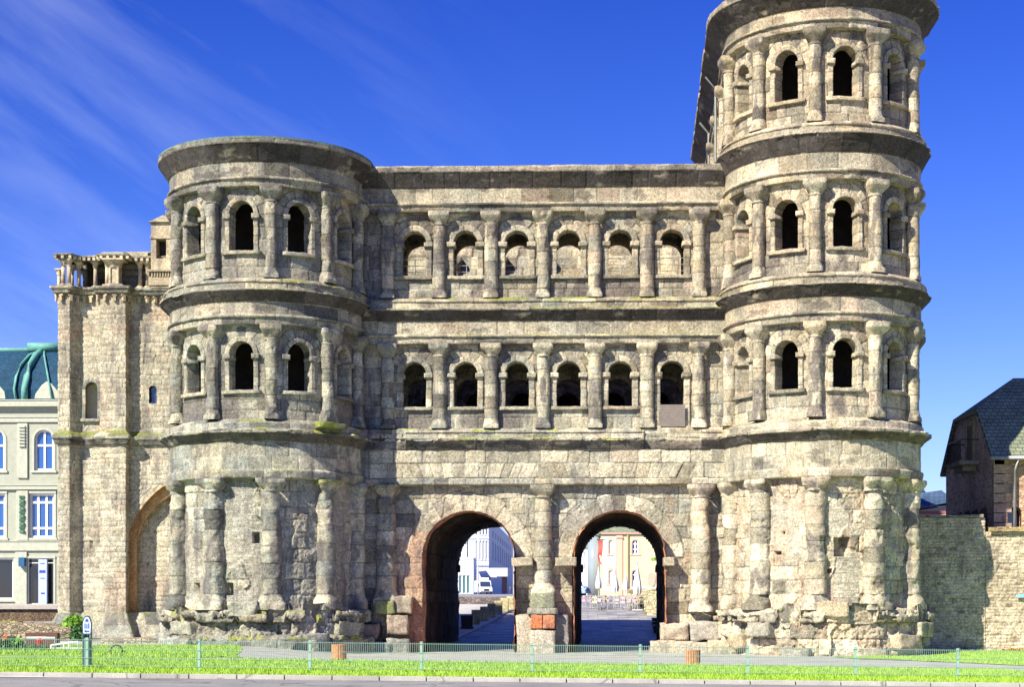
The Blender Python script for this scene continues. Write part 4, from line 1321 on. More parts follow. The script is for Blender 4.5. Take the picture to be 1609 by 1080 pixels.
# ------------------------------------------------------------------ rubble masonry material
def rubble_mat(name, c1, c2, c3, sx=3.2, sz=7, gap=(.40, .36, .28), bmp=.8):
    m, t, b = new_mat(name)
    co = wpos(t)
    mp = t.nodes.new('ShaderNodeMapping')
    mp.inputs['Scale'].default_value = (sx, sx, sz)
    t.links.new(co, mp.inputs['Vector'])
    nz_ = noise(t, co, 3, 3)
    vd = t.nodes.new('ShaderNodeTexVoronoi')
    vd.feature = 'DISTANCE_TO_EDGE'
    vc = t.nodes.new('ShaderNodeTexVoronoi')
    for v in (vd, vc):
        v.inputs['Scale'].default_value = 1
        t.links.new(mp.outputs[0], v.inputs['Vector'])
    r_ = t.nodes.new('ShaderNodeSeparateColor')
    t.links.new(vc.outputs['Color'], r_.inputs[0])
    c = mixc(t, remap(t, r_.outputs[0], 0, 1, 0, 1), c1, c2)
    c = mixc(t, remap(t, r_.outputs[1], .82, .86, 0, 1), c, c3)
    c = mixc(t, remap(t, vd.outputs['Distance'], .02, .08, 1, 0), c, gap)
    n = noise(t, co, .7, 5)
    c = mulc(t, c, remap(t, n, .3, .7, .7, 1.25))
    n2 = noise(t, co, 22, 4, .7)
    c = mulc(t, c, remap(t, n2, .3, .7, .75, 1.2))
    t.links.new(c, b.inputs['Base Color'])
    b.inputs['Roughness'].default_value = .95
    p = bump(t, b, remap(t, vd.outputs['Distance'], 0, .15, 0, 1), bmp, .05)
    bump(t, b, n2, .4, .03, p)
    return m
RUB1 = rubble_mat('tan_rubble', (.48, .39, .24), (.60, .51, .34), (.30, .23, .17), 4.2, 11, (.58, .49, .33))
RUB2 = rubble_mat('brown_rubble', (.66, .47, .38), (.74, .56, .46), (.36, .25, .20), 4.5, 10, (.56, .44, .36))
RUB3 = rubble_mat('pink_rubble', (.56, .36, .22), (.66, .44, .28), (.36, .22, .14), 3.6, 9, (.58, .42, .28))
RUB4 = rubble_mat('dry_rubble', (.33, .27, .17), (.44, .37, .25), (.18, .14, .10), 4.5, 8, (.22, .18, .12), 1.0)

# right-hand wall
wx0, wz = 16.0, at(0, 816, 2.2)[1]
xs1 = at(1548, 900, 2.2)[0]
rw_ = empty('boundary_wall', (24, 2.6, .1), 'long tan rubble stone wall running right from the foot of the taller tower', 'wall')
def rough_wall(nm, parent, x0, x1, y0, y1, z0, z1, mat, seed, topn=.06, st=.12, amp=.05):
    xs_ = np.linspace(x0, x1, int((x1 - x0) / st) + 2)
    nz1 = max(3, int((z1 - z0) / st))
    loop = [(y0, z0 + (z1 - z0) * i / nz1) for i in range(nz1 + 1)] + [(y0 + (y1 - y0) * i / 5, z1) for i in range(1, 6)] + [(y1, z1 - (z1 - z0) * i / 4) for i in range(1, 5)]
    A = np.array(loop)
    Xg = xs_[:, None] + 0 * A[:, 0][None]
    tz = (A[:, 1] - z0) / (z1 - z0)
    Zg = A[:, 1][None] + topn * 2 * (fbm(Xg * 1.2, Xg * 0 + seed, seed, 4) - .5) * tz[None] ** 3
    Yg = A[:, 0][None] + amp * 2 * (fbm(Xg * 1.6, Zg * 1.6, seed + 1, 4) - .5)
    P = np.stack([Xg, Yg, Zg], -1)
    return emit(nm, P, np.ones(P.shape) * .5, mat, parent)
Wbw = lambda u, z, d: np.stack([u + 0 * z, 2.2 - d + .06 * np.sin(u * .9), z + 0 * u], -1)
def wstain(u, z, col):
    g = fbm(u * .35, z * .35, 555, 4)[..., None]
    c = col * .55 + np.array((.72, .58, .42)) * (.30 + .38 * g)
    dk = (H(np.floor(u / .31 + np.floor(z / .15) * .37), np.floor(z / .15), 8) > .93)[..., None]
    return np.where(dk, c * .55 + np.array((.06, .03, .02)), c)
for (xa_, xb_, zt_) in ((wx0, xs1, wz), (xs1 + .02, 34, at(0, 838, 2.2)[1])):
    relief_wall('wall', rw_, Wbw, xa_, xb_, -.2, zt_, 0, (), seed=557 + int(xa_), ch=.15, Lm=.30, blk=.025, ero=.02, step=.04, stain=wstain)
MB().box(wx0, xs1, 2.3, 3.0, -.2, wz).box(xs1, 34, 2.3, 3.0, -.2, at(0, 838, 2.2)[1]).build('wall_core', RUB1, rw_)
rough_wall('coping', rw_, xs1 + .1, 34, 2.05, 3.1, at(0, 838, 2.2)[1], at(0, 831, 2.2)[1], rubble_mat('orange_coping', (.42, .27, .10), (.5, .36, .14), (.2, .14, .08), 4, 12), 63, .03)
rough_wall('coping', rw_, wx0, xs1 - .1, 2.1, 3.1, wz, wz + .12, rubble_mat('grey_coping', (.30, .27, .20), (.38, .34, .25), (.12, .10, .08), 4, 12), 64, .04)
sx, sz_ = at(1606, 937, 2.1)
MB().box(sx - .28, sx + .45, 2.06, 2.10, sz_ - .07, sz_ + .07).build('wall_plate', flat_mat('pale_blue_enamel', (.25, .5, .8), .4), rw_)

# gabled house behind the wall
def slate_mat(name, c1, c2, sc=1.0):
    m, t, b = new_mat(name)
    co = wpos(t)
    mp = t.nodes.new('ShaderNodeMapping')
    mp.inputs['Rotation'].default_value = (R(90), 0, 0)
    t.links.new(co, mp.inputs['Vector'])
    br = t.nodes.new('ShaderNodeTexBrick')
    br.inputs['Scale'].default_value = sc
    br.inputs['Brick Width'].default_value = .32
    br.inputs['Row Height'].default_value = .2
    br.inputs['Mortar Size'].default_value = .018
    br.inputs['Color1'].default_value = (*c1, 1)
    br.inputs['Color2'].default_value = (*c2, 1)
    br.inputs['Mortar'].default_value = tuple(x * .35 for x in c1) + (1,)
    t.links.new(mp.outputs[0], br.inputs['Vector'])
    n = noise(t, co, 1.2, 5)
    t.links.new(mulc(t, br.outputs[0], remap(t, n, .3, .7, .75, 1.25)), b.inputs['Base Color'])
    b.inputs['Roughness'].default_value = .8
    b.inputs['Specular IOR Level'].default_value = .2
    bump(t, b, br.outputs['Fac'], -.5, .02)
    return m
SL1 = slate_mat('green_grey_slate', (.17, .20, .135), (.24, .27, .19))
SL2 = slate_mat('blue_slate', (.05, .09, .17), (.08, .13, .22))
YH, YB = 4.2, 14.3
hx = at(1562, 900, YH)[0]
ze = at(0, 720, YH)[1]
zr = at(0, 601, (YH + YB) / 2)[1]
house = empty('gabled_house', (hx, YH, .4), 'old rubble stone house with steep green grey slate roof behind the boundary wall', 'house')
# half-hipped gable wall facing left
ym = (YH + YB) / 2
zk = at(0, 653, 7.2)[1]
ya, yb = 7.0, 11.5
gab = [(YH, .2), (YB, .2), (YB, ze), (yb, zk), (ya, zk), (YH, ze)]
MB().prism([(y, z) for y, z in gab], hx, hx + .5, axis='x').build('gable_wall', RUB2, house)
# front wall with an arched opening
ox0, ox1 = at(1583, 900, YH)[0], at(1606, 900, YH)[0]
oz1, oz0 = at(0, 799, YH)[1], at(0, 836, YH)[1]
oc, orr = (ox0 + ox1) / 2, (ox1 - ox0) / 2
def arch_wall(mb, x0, x1, y0, y1, z0, z1, cx, r, zb, zt):
    zs = zt - r
    mb.box(x0, cx - r, y0, y1, z0, z1).box(cx + r, x1, y0, y1, z0, z1).box(cx - r, cx + r, y0, y1, z0, zb)
    n = 12
    top = [(cx - r, z1)] + [(cx - r * cos(pi * i / n), zs + r * sin(pi * i / n)) for i in range(n + 1)] + [(cx + r, z1)]
    for i in range(n):
        a, b = top[1 + i], top[2 + i]
        mb.prism([(a[0], a[1]), (b[0], b[1]), (b[0], z1), (a[0], z1)], y0, y1)
    return mb
arch_wall(MB(), hx + .02, hx + 16, YH, YH + .5, .2, ze, oc, orr, oz0, oz1).build('front_wall', RUB3, house)
MB().box(ox0 - .3, ox1 + .3, YH + .7, YH + .8, oz0, oz1).build('window', GLASS, house)
qn = MB()
for k in range(22):
    z = .3 + k * .48
    if z + .46 > ze: break
    qn.box(hx - .03, hx + (.55 if k % 2 else .85), YH - .04, YH + .3, z, z + .44)
colored(qn.build('quoins', STONE_SOFT, house, bevel=.02), (.44, .32, .23))
# roof: front slope, back slope, half hip, verge thickness
hr0 = hx + 3.0
rf = MB()
e = .22
def rq(a, b, c, d, th=.16):
    P = [np.array(p, float) for p in (a, b, c, d)]
    nrm = np.cross(P[1] - P[0], P[3] - P[0]); nrm /= np.linalg.norm(nrm)
    Q = [p - nrm * th for p in P]
    rf.add(P + Q, [(0, 1, 2, 3), (7, 6, 5, 4), (0, 4, 5, 1), (1, 5, 6, 2), (2, 6, 7, 3), (3, 7, 4, 0)])
xL = hx - e
A = (xL, YH - .5, ze - .15); B = (xL, ya - .25, zk + .1); Cc = (hx + 2.3, ym, zr)
rq(A, (hx + 17, YH - .5, ze - .15), (hx + 17, ya - .25, zk + .1), B)
rq(B, (hx + 17, ya - .25, zk + .1), (hx + 17, ym, zr), Cc)
A2 = (xL, YB + .5, ze - .15); B2 = (xL, yb + .25, zk + .1)
rq((hx + 17, YB + .5, ze - .15), A2, B2, (hx + 17, yb + .25, zk + .1))
rq((hx + 17, yb + .25, zk + .1), B2, Cc, (hx + 17, ym, zr))
P = [B2, B, Cc]
rf.add([tuple(p) for p in P] + [(p[0] + .05, p[1], p[2] - .16) for p in P], [(0, 1, 2), (5, 4, 3), (0, 3, 4, 1), (1, 4, 5, 2), (2, 5, 3, 0)])
rf.build('roof', SL1, house)
ZINC = flat_mat('zinc', (.45, .48, .50), .4, .5)
gt = MB().tube([(hx - .3, YH - .58, ze - .18), (hx + 17, YH - .58, ze - .18)], .10, 8)
gt.tube([(hx + 1.0, YH - .55, ze - .25), (hx + .95, YH - .2, ze - .8), (hx + .95, YH - .2, .5)], .07, 8).build('gutter', ZINC, house, smooth=True)
# balcony door and little balcony high in the gable
by = 7.9
bz = at(0, 730, by)[1]
MB().box(hx - .04, hx + .2, by + .3, by + 1.5, bz, bz + 1.9).build('door', flat_mat('dull_wood', (.12, .09, .06), .8), house)
dq = MB()
for s in (0, 1): dq.box(hx - .09, hx + .1, by + .02 + s * 1.5, by + .30 + s * 1.5, bz, bz + 1.9)
dq.box(hx - .09, hx + .1, by + .02, by + 1.8, bz + 1.9, bz + 2.15)
colored(dq.build('door_frame', STONE_SOFT, house, bevel=.02), (.50, .42, .25))
bl = MB().box(hx - 1.0, hx, by - .9, by + 2.0, bz - .22, bz).box(hx - .7, hx, by - .3, by + 1.6, bz - .5, bz - .22)
bb = colored(bl.build('balcony', STONE_SOFT, house, bevel=.03), (.36, .32, .24))
rlg = MB()
for k in range(14): rlg.tube([(hx - .95, by - .85 + k * .215, bz), (hx - .95, by - .85 + k * .215, bz + 1.05)], .02, 5)
rlg.tube([(hx - .03, by - .85, bz + 1.05), (hx - .95, by - .85, bz + 1.05), (hx - .95, by + 1.95, bz + 1.05), (hx - .03, by + 1.95, bz + 1.05)], .03, 6)
rlg.build('railing', flat_mat('dark_iron', (.03, .03, .03), .5), bb)
for k in range(5):
    y = YH + 1.6 + k * 1.7
    MB().lathe((hx - .02, y, 0), [(.33, 5.9), (.36, 6.9), (.26, 7.2), (.02, 7.4)], 12).build('blind_arch', flat_mat('shadowy_stone', (.08, .055, .045), .95) if k == 0 else bpy.data.materials['shadowy_stone'], house)  # solid dark shapes paint the shade of arched recesses

# low outbuilding with a blue slate roof
ob = empty('outbuilding', (*[at(1460, 900, 40)[0], 40], 2.0), 'low white building with blue slate roof between the right tower and the gabled house', 'outbuilding')
a0, a1 = at(1415, 900, 40)[0], at(1500, 900, 40)[0]
zz = lambda py: at(0, py, 40)[1]
MB().box(a0, a1, 40, 48, 1.0, zz(797)).build('wall', flat_mat('white_render', (.55, .54, .52), .9), ob)
MB().add([(a0 - .3, 39.6, zz(806)), (a1, 39.6, zz(792)), (a1, 44, zz(768)), (a0 - .3, 44, zz(780))], [(0, 1, 2, 3)]).add([(a0 - .3, 39.6, zz(806) - .2), (a1, 39.6, zz(792) - .2), (a1, 44, zz(768) - .2), (a0 - .3, 44, zz(780) - .2)], [(3, 2, 1, 0)]).add(
    [(a0 - .3, 44, zz(780)), (a1, 44, zz(768)), (a1, 48.4, zz(806)), (a0 - .3, 48.4, zz(806))], [(0, 1, 2, 3)]).build('roof', SL2, ob)
MB().box(a0 - .35, a1, 39.5, 39.6, zz(806) - .26, zz(806) - .02).build('fascia', flat_mat('red_fascia', (.35, .12, .08), .7), ob)
g1, g2 = at(1425, 900, 50)[0], at(1462, 900, 50)[0]
MB().add([(g1 - 2, 46.5, 8.0), (g2, 46.5, zz(803)), ((g1 + g2) / 2 - .4, 46.5, zz(762)), (g1 - 2, 54, 8.), (g2, 54, zz(803)), ((g1 + g2) / 2 - .4, 54, zz(762))], [(0, 1, 2), (5, 4, 3), (1, 4, 5, 2), (0, 2, 5, 3)]).build('gable_roof', SL2, ob)

# ------------------------------------------------------------------ generic facade in a local frame (x along, y inwards)
def facade_wall(mb, W_, H0, H1, th, wins):
    xs_ = sorted(set([0, W_] + [v for q in wins for v in (q['x0'], q['x1'])]))
    for a, b in zip(xs_[:-1], xs_[1:]):
        if b - a < 1e-4: continue
        m_ = (a + b) / 2
        hs_ = sorted([q for q in wins if q['x0'] < m_ < q['x1']], key=lambda q: q['z0'])
        z = H0
        for q in hs_:
            if q['z0'] > z: mb.box(a, b, 0, th, z, q['z0'])
            z = q['z1']
        if z < H1: mb.box(a, b, 0, th, z, H1)
    for q in wins:
        if q.get('arch'):
            cx, r = (q['x0'] + q['x1']) / 2, (q['x1'] - q['x0']) / 2
            rz_ = q.get('rise', r)
            n_ = 10
            pts = [(cx - r * cos(pi * i / n_), q['z1'] - rz_ + rz_ * sin(pi * i / n_)) for i in range(n_ + 1)]
            for p0, p1 in zip(pts[:-1], pts[1:]):
                mb.prism([p0, p1, (p1[0], q['z1']), (p0[0], q['z1'])], .002, th - .002)
    return mb
def add_window(parent, q, frame, glass, surround=None, th=.3):
    x0, x1, z0, z1 = q['x0'], q['x1'], q['z0'], q['z1']
    fw = q.get('fw', .08)
    mb = MB()
    y = th * .55
    mb.box(x0, x0 + fw, y, y + .06, z0, z1).box(x1 - fw, x1, y, y + .06, z0, z1).box(x0 + fw, x1 - fw, y, y + .06, z0, z0 + fw).box(x0 + fw, x1 - fw, y, y + .06, z1 - fw, z1)
    nv_, tr = q.get('nv', 1), q.get('tr')
    for k in range(1, nv_ + 1):
        xm = x0 + (x1 - x0) * k / (nv_ + 1)
        mb.box(xm - fw / 2, xm + fw / 2, y + .003, y + .055, z0 + fw, z1 - fw)
    for t in (tr or []):
        zz_ = z0 + (z1 - z0) * t
        mb.box(x0 + fw, x1 - fw, y - .004, y + .05, zz_ - fw / 2, zz_ + fw / 2)
    if q.get('arch'):
        cx, r = (x0 + x1) / 2, (x1 - x0) / 2
        rz_ = q.get('rise', r)
        pts = [(cx - r * cos(pi * i / 12), z1 - rz_ + rz_ * sin(pi * i / 12)) for i in range(13)]
        for p0, p1 in zip(pts[:-1], pts[1:]):
            s0 = ((p0[0] - cx) * .86 + cx, (p0[1] - z1 + rz_) * .86 + z1 - rz_); s1 = ((p1[0] - cx) * .86 + cx, (p1[1] - z1 + rz_) * .86 + z1 - rz_)
            mb.prism([p0, s0, s1, p1], y - .005, y + .065)
    w_ = mb.build('window', frame, parent, world=False)
    MB().box(x0 + .01, x1 - .01, y + .07, y + .09, z0 + .01, z1 - .01).build('pane', glass, w_, world=False)
    if surround:
        sb = MB()
        a = q.get('sw', .14)
        sb.box(x0 - a, x0 - .005, -.05, .02, z0, z1 - (q.get('rise', (x1 - x0) / 2) if q.get('arch') else 0)).box(x1 + .005, x1 + a, -.05, .02, z0, z1 - (q.get('rise', (x1 - x0) / 2) if q.get('arch') else 0)).box(x0 - a * 1.5, x1 + a * 1.5, -.10, .02, z0 - .14, z0)
        if q.get('arch'):
            cx, r = (x0 + x1) / 2, (x1 - x0) / 2
            rz_ = q.get('rise', r)
            for i in range(12):
                P_ = []
                for (rr, ii) in ((r, i), (r + a, i), (r + a, i + 1), (r, i + 1)):
                    P_.append((cx - rr * cos(pi * ii / 12), z1 - rz_ + (rz_ + rr - r) * sin(pi * ii / 12)))
                sb.prism([P_[0], P_[3], P_[2], P_[1]], -.05, .02)
        else: sb.box(x0 - a, x1 + a, -.08, .02, z1 + .003, z1 + a)
        sb.build('surround', surround, w_, world=False)
    return w_
def building(name, label, cat, p, rz, W_, dep, h, wall, wins, frame, glass, surround=None, roof=None, roofh=0, group=None, bands=(), bandmat=None, th=.3):
    b = empty(name, (p[0], p[1], p[2]), label, cat, group, rz=rz)
    mb = facade_wall(MB(), W_, 0, h, th, wins)
    mb.box(0, .3, th, dep, 0, h).box(W_ - .3, W_, th, dep, 0, h).box(.3, W_ - .3, dep - .3, dep, 0, h)
    mb.build('wall', wall, b, world=False)
    MB().box(.3, W_ - .3, th + 1.2, th + 1.3, 0, h).build('inner_wall', flat_mat('room_shade', (.03, .03, .035), .9), b, world=False)  # dark backing sheet stands in for the unlit rooms
    for q in wins: add_window(b, q, q.get('frame', frame), q.get('glass', glass), q.get('sur', surround), th)
    for (z0, z1, o_) in bands: MB().box(-.02, W_ + .02, -o_, .0, z0, z1).box(-.02, W_ + .02, -o_ - .05, .0, z1 + .002, z1 + .06).build('cornice', bandmat or wall, b, world=False)
    if roof:
        MB().add([(-.3, -.3, h), (W_ + .3, -.3, h), (W_ + .3, dep / 2, h + roofh), (-.3, dep / 2, h + roofh), (-.3, dep + .3, h), (W_ + .3, dep + .3, h)],
                 [(0, 1, 2, 3), (3, 2, 5, 4), (0, 3, 4), (1, 5, 2), (0, 4, 5, 1)]).build('roof', roof, b, world=False)
    return b
WHITEF = flat_mat('white_frames', (.80, .80, .80), .5, var=.05)

# ornate shop building at the far left
YS = 27.0
sx0 = at(-130, 900, YS)[0]
S = lambda px: at(px, 900, YS)[0] - sx0
bz0 = 2.45
Z = lambda py: at(0, py, YS)[1] - bz0
GREENW = flat_mat('sage_render', (.35, .37, .30), .8, var=.10, scale=3)
GREEND = flat_mat('sage_trim', (.42, .44, .36), .8, var=.12, scale=5)
BG = glass_mat('sky_reflection_blue', (.025, .10, .34), .04)  # reflected sky is painted in as the blue base colour
wins = []
for c_ in (-78, -9, 68):
    wins.append(dict(x0=S(c_ - 14), x1=S(c_ + 16), z0=Z(740), z1=Z(676), arch=True, nv=1, tr=[.62], fw=.13, glass=BG))
    wins.append(dict(x0=S(c_ - 22), x1=S(c_ + 17), z0=Z(846), z1=Z(776), nv=2, tr=[.22, .80], fw=.14, glass=BG))
wins.append(dict(x0=S(-40), x1=S(21), z0=Z(943), z1=Z(877), nv=0, fw=.12))
wins.append(dict(x0=S(43), x1=S(84), z0=Z(950), z1=Z(878), nv=1, fw=.05, tr=[.9]))
wins.append(dict(x0=S(-110), x1=S(-60), z0=Z(943), z1=Z(877), nv=0, fw=.12))
shop = building('shop_building', 'ornate sage green shop house with blue windows and dark mansard roof at far left', 'shop building', (sx0, YS, bz0), 0, S(112), 10, Z(632), GREENW, wins, WHITEF, glass_mat('shop_glass', (.01, .012, .02), .05), GREEND,
                bands=[(Z(866), Z(852), .14), (Z(770), Z(764), .18), (Z(664), Z(657), .12), (Z(640), Z(631), .40)], bandmat=GREEND)
for c_ in (-43, 36):
    pil = MB().box(S(c_ - 8), S(c_ + 8), -.12, .0, Z(752), Z(666)).box(S(c_ - 9), S(c_ + 9), -.16, .0, Z(850), Z(772)).box(S(c_ - 11), S(c_ + 7), -.14, .0, Z(950), Z(868))
    for k in range(7): pil.box(S(c_ - 5), S(c_ + 5), -.24, -.12, Z(664 + 9 + k * 5), Z(664 + 6 + k * 5))
    pl_ = pil.build('pilaster', GREEND, shop, world=False, bevel=.02)
    orn = MB()
    for k in range(10): orn.box(S(c_ - 4), S(c_ + 4), -.26, -.16, Z(838 - k * 6), Z(838 - k * 6 - 4), rz=.3 if k % 2 else -.3)
    orn.build('green_ornament', flat_mat('green_bronze', (.06, .16, .09), .6), pl_, world=False)
SLB = slate_mat('mansard_slate', (.010, .05, .10), (.018, .075, .14), 1.6)
mz = [(Z(631), -.1), (Z(612), -.08), (Z(592), .15), (Z(572), .55), (Z(555), 1.1), (Z(545), 1.9), (Z(541), 3.4), (Z(540), 8)]
rm = MB()
W_s = S(112)
for (z0, y0_), (z1, y1_) in zip(mz[:-1], mz[1:]):
    rm.add([(0, y0_, z0), (W_s, y0_, z0), (W_s, y1_, z1), (0, y1_, z1)], [(0, 1, 2, 3)])
rm.build('roof', SLB, shop, world=False)
COP = flat_mat('green_copper', (.10, .29, .25), .6, var=.25, scale=3)
rb = MB()
for c_, dxs, w_ in ((-60, (0, -2, -1, 4, 10, 14), .20), (40, (0, 0, 2, 5, 9, 12), .22), (27, (0, -3, -2, 3, 11, 22), .09), (84, (0, -4, -9, -15, -22, -28), .07)):
    rb.tube([(S(c_ + dx_), y_ - .12, z_q) for (z_q, y_), dx_ in zip(mz[:6], dxs)], w_, 8)
rb.box(0, W_s, 1.8, 2.3, Z(547), Z(540)).box(S(30), S(84), 1.6, 2.4, Z(545), Z(533))
rb.build('copper_rib', COP, shop, world=False, smooth=True)
for c_ in (-10, 74):
    vol = MB().prism([(S(c_ - 20), Z(628)), (S(c_ + 20), Z(628)), (S(c_ + 18), Z(616)), (S(c_ + 8), Z(604)), (S(c_), Z(600)), (S(c_ - 8), Z(606)), (S(c_ - 18), Z(620))], -.1, .35)
    vol.build('dormer_pediment', GREEND, shop, world=False, bevel=.04)
MB().box(S(63), S(76), -.35, -.05, Z(951), Z(880)).build('sign_pylon', flat_mat('pale_blue_panel', (.42, .52, .80), .4), shop, world=False)
MB().box(S(64.5), S(74), -.37, -.35, Z(901), Z(897)).box(S(66), S(73), -.37, -.35, Z(887), Z(886)).box(S(66), S(73), -.37, -.35, Z(910), Z(909)).box(S(67), S(73), -.37, -.35, Z(934), Z(932)).build('sign_marks', flat_mat('deep_blue', (.03, .06, .4), .4), shop, world=False)
MB().box(S(33), S(42), -.5, -.16, Z(891), Z(877)).build('blue_sign', flat_mat('petrol_blue', (.02, .10, .22), .4), shop, world=False)

ret = empty('retaining_wall', (-32, 24.8, 1.2), 'dark brown retaining wall in front of the sage green shop house', 'retaining wall')
rough_wall('wall', ret, -55, ax(92, 24.6) + 1.5, 24.6, 25.4, .9, at(0, 958, 24.6)[1], rubble_mat('brown_conglomerate', (.15, .10, .06), (.20, .14, .09), (.08, .05, .03), 8, 8, (.12, .08, .05)), 71, .01, .3, .01)
rough_wall('coping', ret, -55, ax(92, 24.5) + 1.5, 24.4, 25.6, at(0, 958, 24.6)[1], at(0, 950, 24.6)[1], flat_mat('grey_slab', (.33, .31, .28), .8), 72, .01, .5, .005)

# low ruined walls on the lawn at the left
o = rough_wall('ruined_wall', None, ax(-30, 1.5), ax(112, 1.5), 1.5, 4.5, .3, at(0, 983, 1.5)[1], RUB4, 75, .22, .09, .16)
tag(o, 'low ruined brown rubble wall on the lawn in front of the retaining wall', 'ruined wall')
o = rough_wall('ruined_wall', None, ax(158, -2.5), ax(262, -2.5), -2.5, -.5, .3, at(0, 1005, -2.5)[1], RUB4, 77, .08, .09, .08)
tag(o, 'short yellowish rubble footing below the arch beside the left tower', 'ruined wall')

# ------------------------------------------------------------------ fence
fence = empty('mesh_fence', (0, float(fenceY(np.array(0.))), 1.0), 'low green wire mesh fence running along the lawn in front of the gate', 'fence')
FM = flat_mat('fence_green', (.30, .46, .38), .45, .2, var=.1)
FH = .63
pxs = [-40, 137, 313, 487, 662, 836, 1006, 1175, 1344, 1505, 1668]
fp = []
for px in pxs:
    Y = -38.4
    for _ in range(8):
        X = at(px, 900, Y)[0]; Y = float(fenceY(np.array(X)))
    fp.append((X, Y, float(gz(X, Y)) + .03))
for (X, Y, z) in fp:
    mb = MB().box(X - .03, X + .03, Y - .03, Y + .03, z - .1, z + FH + .04)
    po = mb.build('post', FM, fence, bevel=.005)
    MB().box(X - .033, X + .033, Y - .033, Y + .033, z + FH + .04, z + FH + .055).build('cap', FM, po)
for (a, b) in zip(fp[:-1], fp[1:]):
    A, B = np.array(a), np.array(b)
    mb = MB()
    n = 50
    for k in range(n + 1):
        p = A + (B - A) * (.02 + .96 * k / n)
        mb.tube([(p[0], p[1] - .035, p[2] + .03), (p[0], p[1] - .035, p[2] + FH + .03)], .0048, 4)
    for h in (.04, .22, .42, FH):
        mb.tube([(A[0], A[1] - .042, A[2] + h), (B[0], B[1] - .042, B[2] + h)], .0055, 4)
        mb.tube([(A[0], A[1] - .028, A[2] + h), (B[0], B[1] - .028, B[2] + h)], .0055, 4)
    mb.build('mesh_panel', FM, fence)

# wooden litter bins
def bin_(px, label, D=45.5):
    Y = D - 77
    X = at(px, 900, Y)[0]
    g = float(gz(X, Y))
    e_ = empty('litter_bin', (X, Y, g), label, 'litter bin', 'wooden litter bins behind the fence')
    r = .195
    for k in range(18):
        a = 2 * pi * k / 18
        mb = MB().box(-.028, .028, -.012, .012, .03, .42)
        mb.v = [((r + y * 1) * cos(a) - x * sin(a), (r + y * 1) * sin(a) + x * cos(a), z) for x, y, z in mb.v]
        mb.build('slat', flat_mat('orange_wood', (.50, .22, .09), .7, var=.3, scale=9) if k == 0 and 'orange_wood' not in bpy.data.materials else bpy.data.materials['orange_wood'], e_, world=False)
    MB().lathe((0, 0, 0), [(.17, .0), (.17, .36)], 20).build('liner', bpy.data.materials['dark_iron'], e_, world=False)
    MB().lathe((0, 0, 0), [(.183, .40), (.215, .40), (.215, .43), (.183, .43)], 24).build('rim', bpy.data.materials['orange_wood'], e_, world=False)
bin_(533, 'slatted orange wooden bin on the grass edge before the left tower base')
bin_(1089, 'slatted orange wooden bin standing in front of the right portal pier')

# information sign
Y = -77 + 38.2
X = at(137, 900, Y)[0]
g = float(gz(X, Y))
sg_ = empty('information_sign', (X, Y, g), 'arched blue and white information sign on two posts behind the fence', 'sign')
SM = flat_mat('slate_blue_steel', (.07, .12, .13), .4, .4)
for s in (-1, 1): MB().tube([(s * .095, 0, 0), (s * .095, 0, .82)], .022, 8).build('post', SM, sg_, world=False)
pt = [(-.10, .76), (.10, .76), (.115, 1.0), (.09, 1.12), (.05, 1.19), (0, 1.21), (-.05, 1.19), (-.09, 1.12), (-.115, 1.0)]
bd = MB().prism(pt, -.02, .02).build('board', flat_mat('sign_navy', (.02, .05, .16), .4), sg_, world=False)
MB().prism([(x * .8, .985 + (z - .985) * .86) for x, z in pt], -.026, -.02).build('face', flat_mat('sign_white', (.7, .76, .85), .5), bd, world=False)
mk = MB().prism([(-.045, 1.06), (.045, 1.06), (.03, 1.12), (0, 1.145), (-.03, 1.12)], -.030, -.026)
for k in range(3): mk.box(-.06 + k * .045, -.03 + k * .045, -.030, -.026, .90, 1.03 - .02 * (k % 2))
mk.box(-.06, .06, -.030, -.026, .82, .86).prism([(-.06, .88), (-.01, .80), (.0, .83), (-.04, .89)], -.032, -.030)
mk.build('emblem', flat_mat('sign_blue', (.03, .10, .35), .5), bd, world=False)
MB().box(-.07, .07, -.05, .05, -.02, .68).build('plinth_box', flat_mat('teal_box', (.10, .17, .17), .5), sg_, world=False, bevel=.01)

# railing, flower bush and hoop on the lawn at the left
Y = -77 + 56
PALE = flat_mat('pale_metal', (.62, .68, .68), .4, .1)
def P_(px, py, Y=Y):
    x, z = at(px, py, Y); return (x, Y, z)
rl_ = empty('stair_railing', P_(85, 1030), 'pale metal railing around a sunken stair behind the sign', 'railing')
mb = MB().tube([P_(42, 1003), P_(86, 1003), P_(86, 1020)], .035, 8).tube([P_(80, 1015), P_(122, 1009), P_(125, 1033)], .035, 8).tube([P_(80, 1033), P_(80, 1015)], .035, 8)
mb.build('handrail', PALE, rl_, smooth=True)
for px, t, b in ((100, 1013, 1033), (108, 1012, 1033), (136, 1006, 1033), (143, 1004, 1032)):
    MB().tube([P_(px, t), P_(px, b + 4)], .025, 8).build('post', PALE, rl_, smooth=True)
a, b = P_(79, 1016, Y + .6), P_(146, 1034, Y + .6)
MB().box(a[0], b[0], Y + .5, Y + .7, b[2] - .3, a[2] - .05).build('parapet', flat_mat('pale_concrete', (.52, .55, .52), .9), rl_)
a, b = P_(40, 995, Y + 3), P_(90, 1012, Y + 3)
MB().box(a[0], b[0], Y + 3, Y + 3.3, b[2] - 1, a[2]).build('shade_block', flat_mat('dark_red_shade', (.12, .06, .05), .9), rl_)  # dark box added to stand in for the shade above the railing

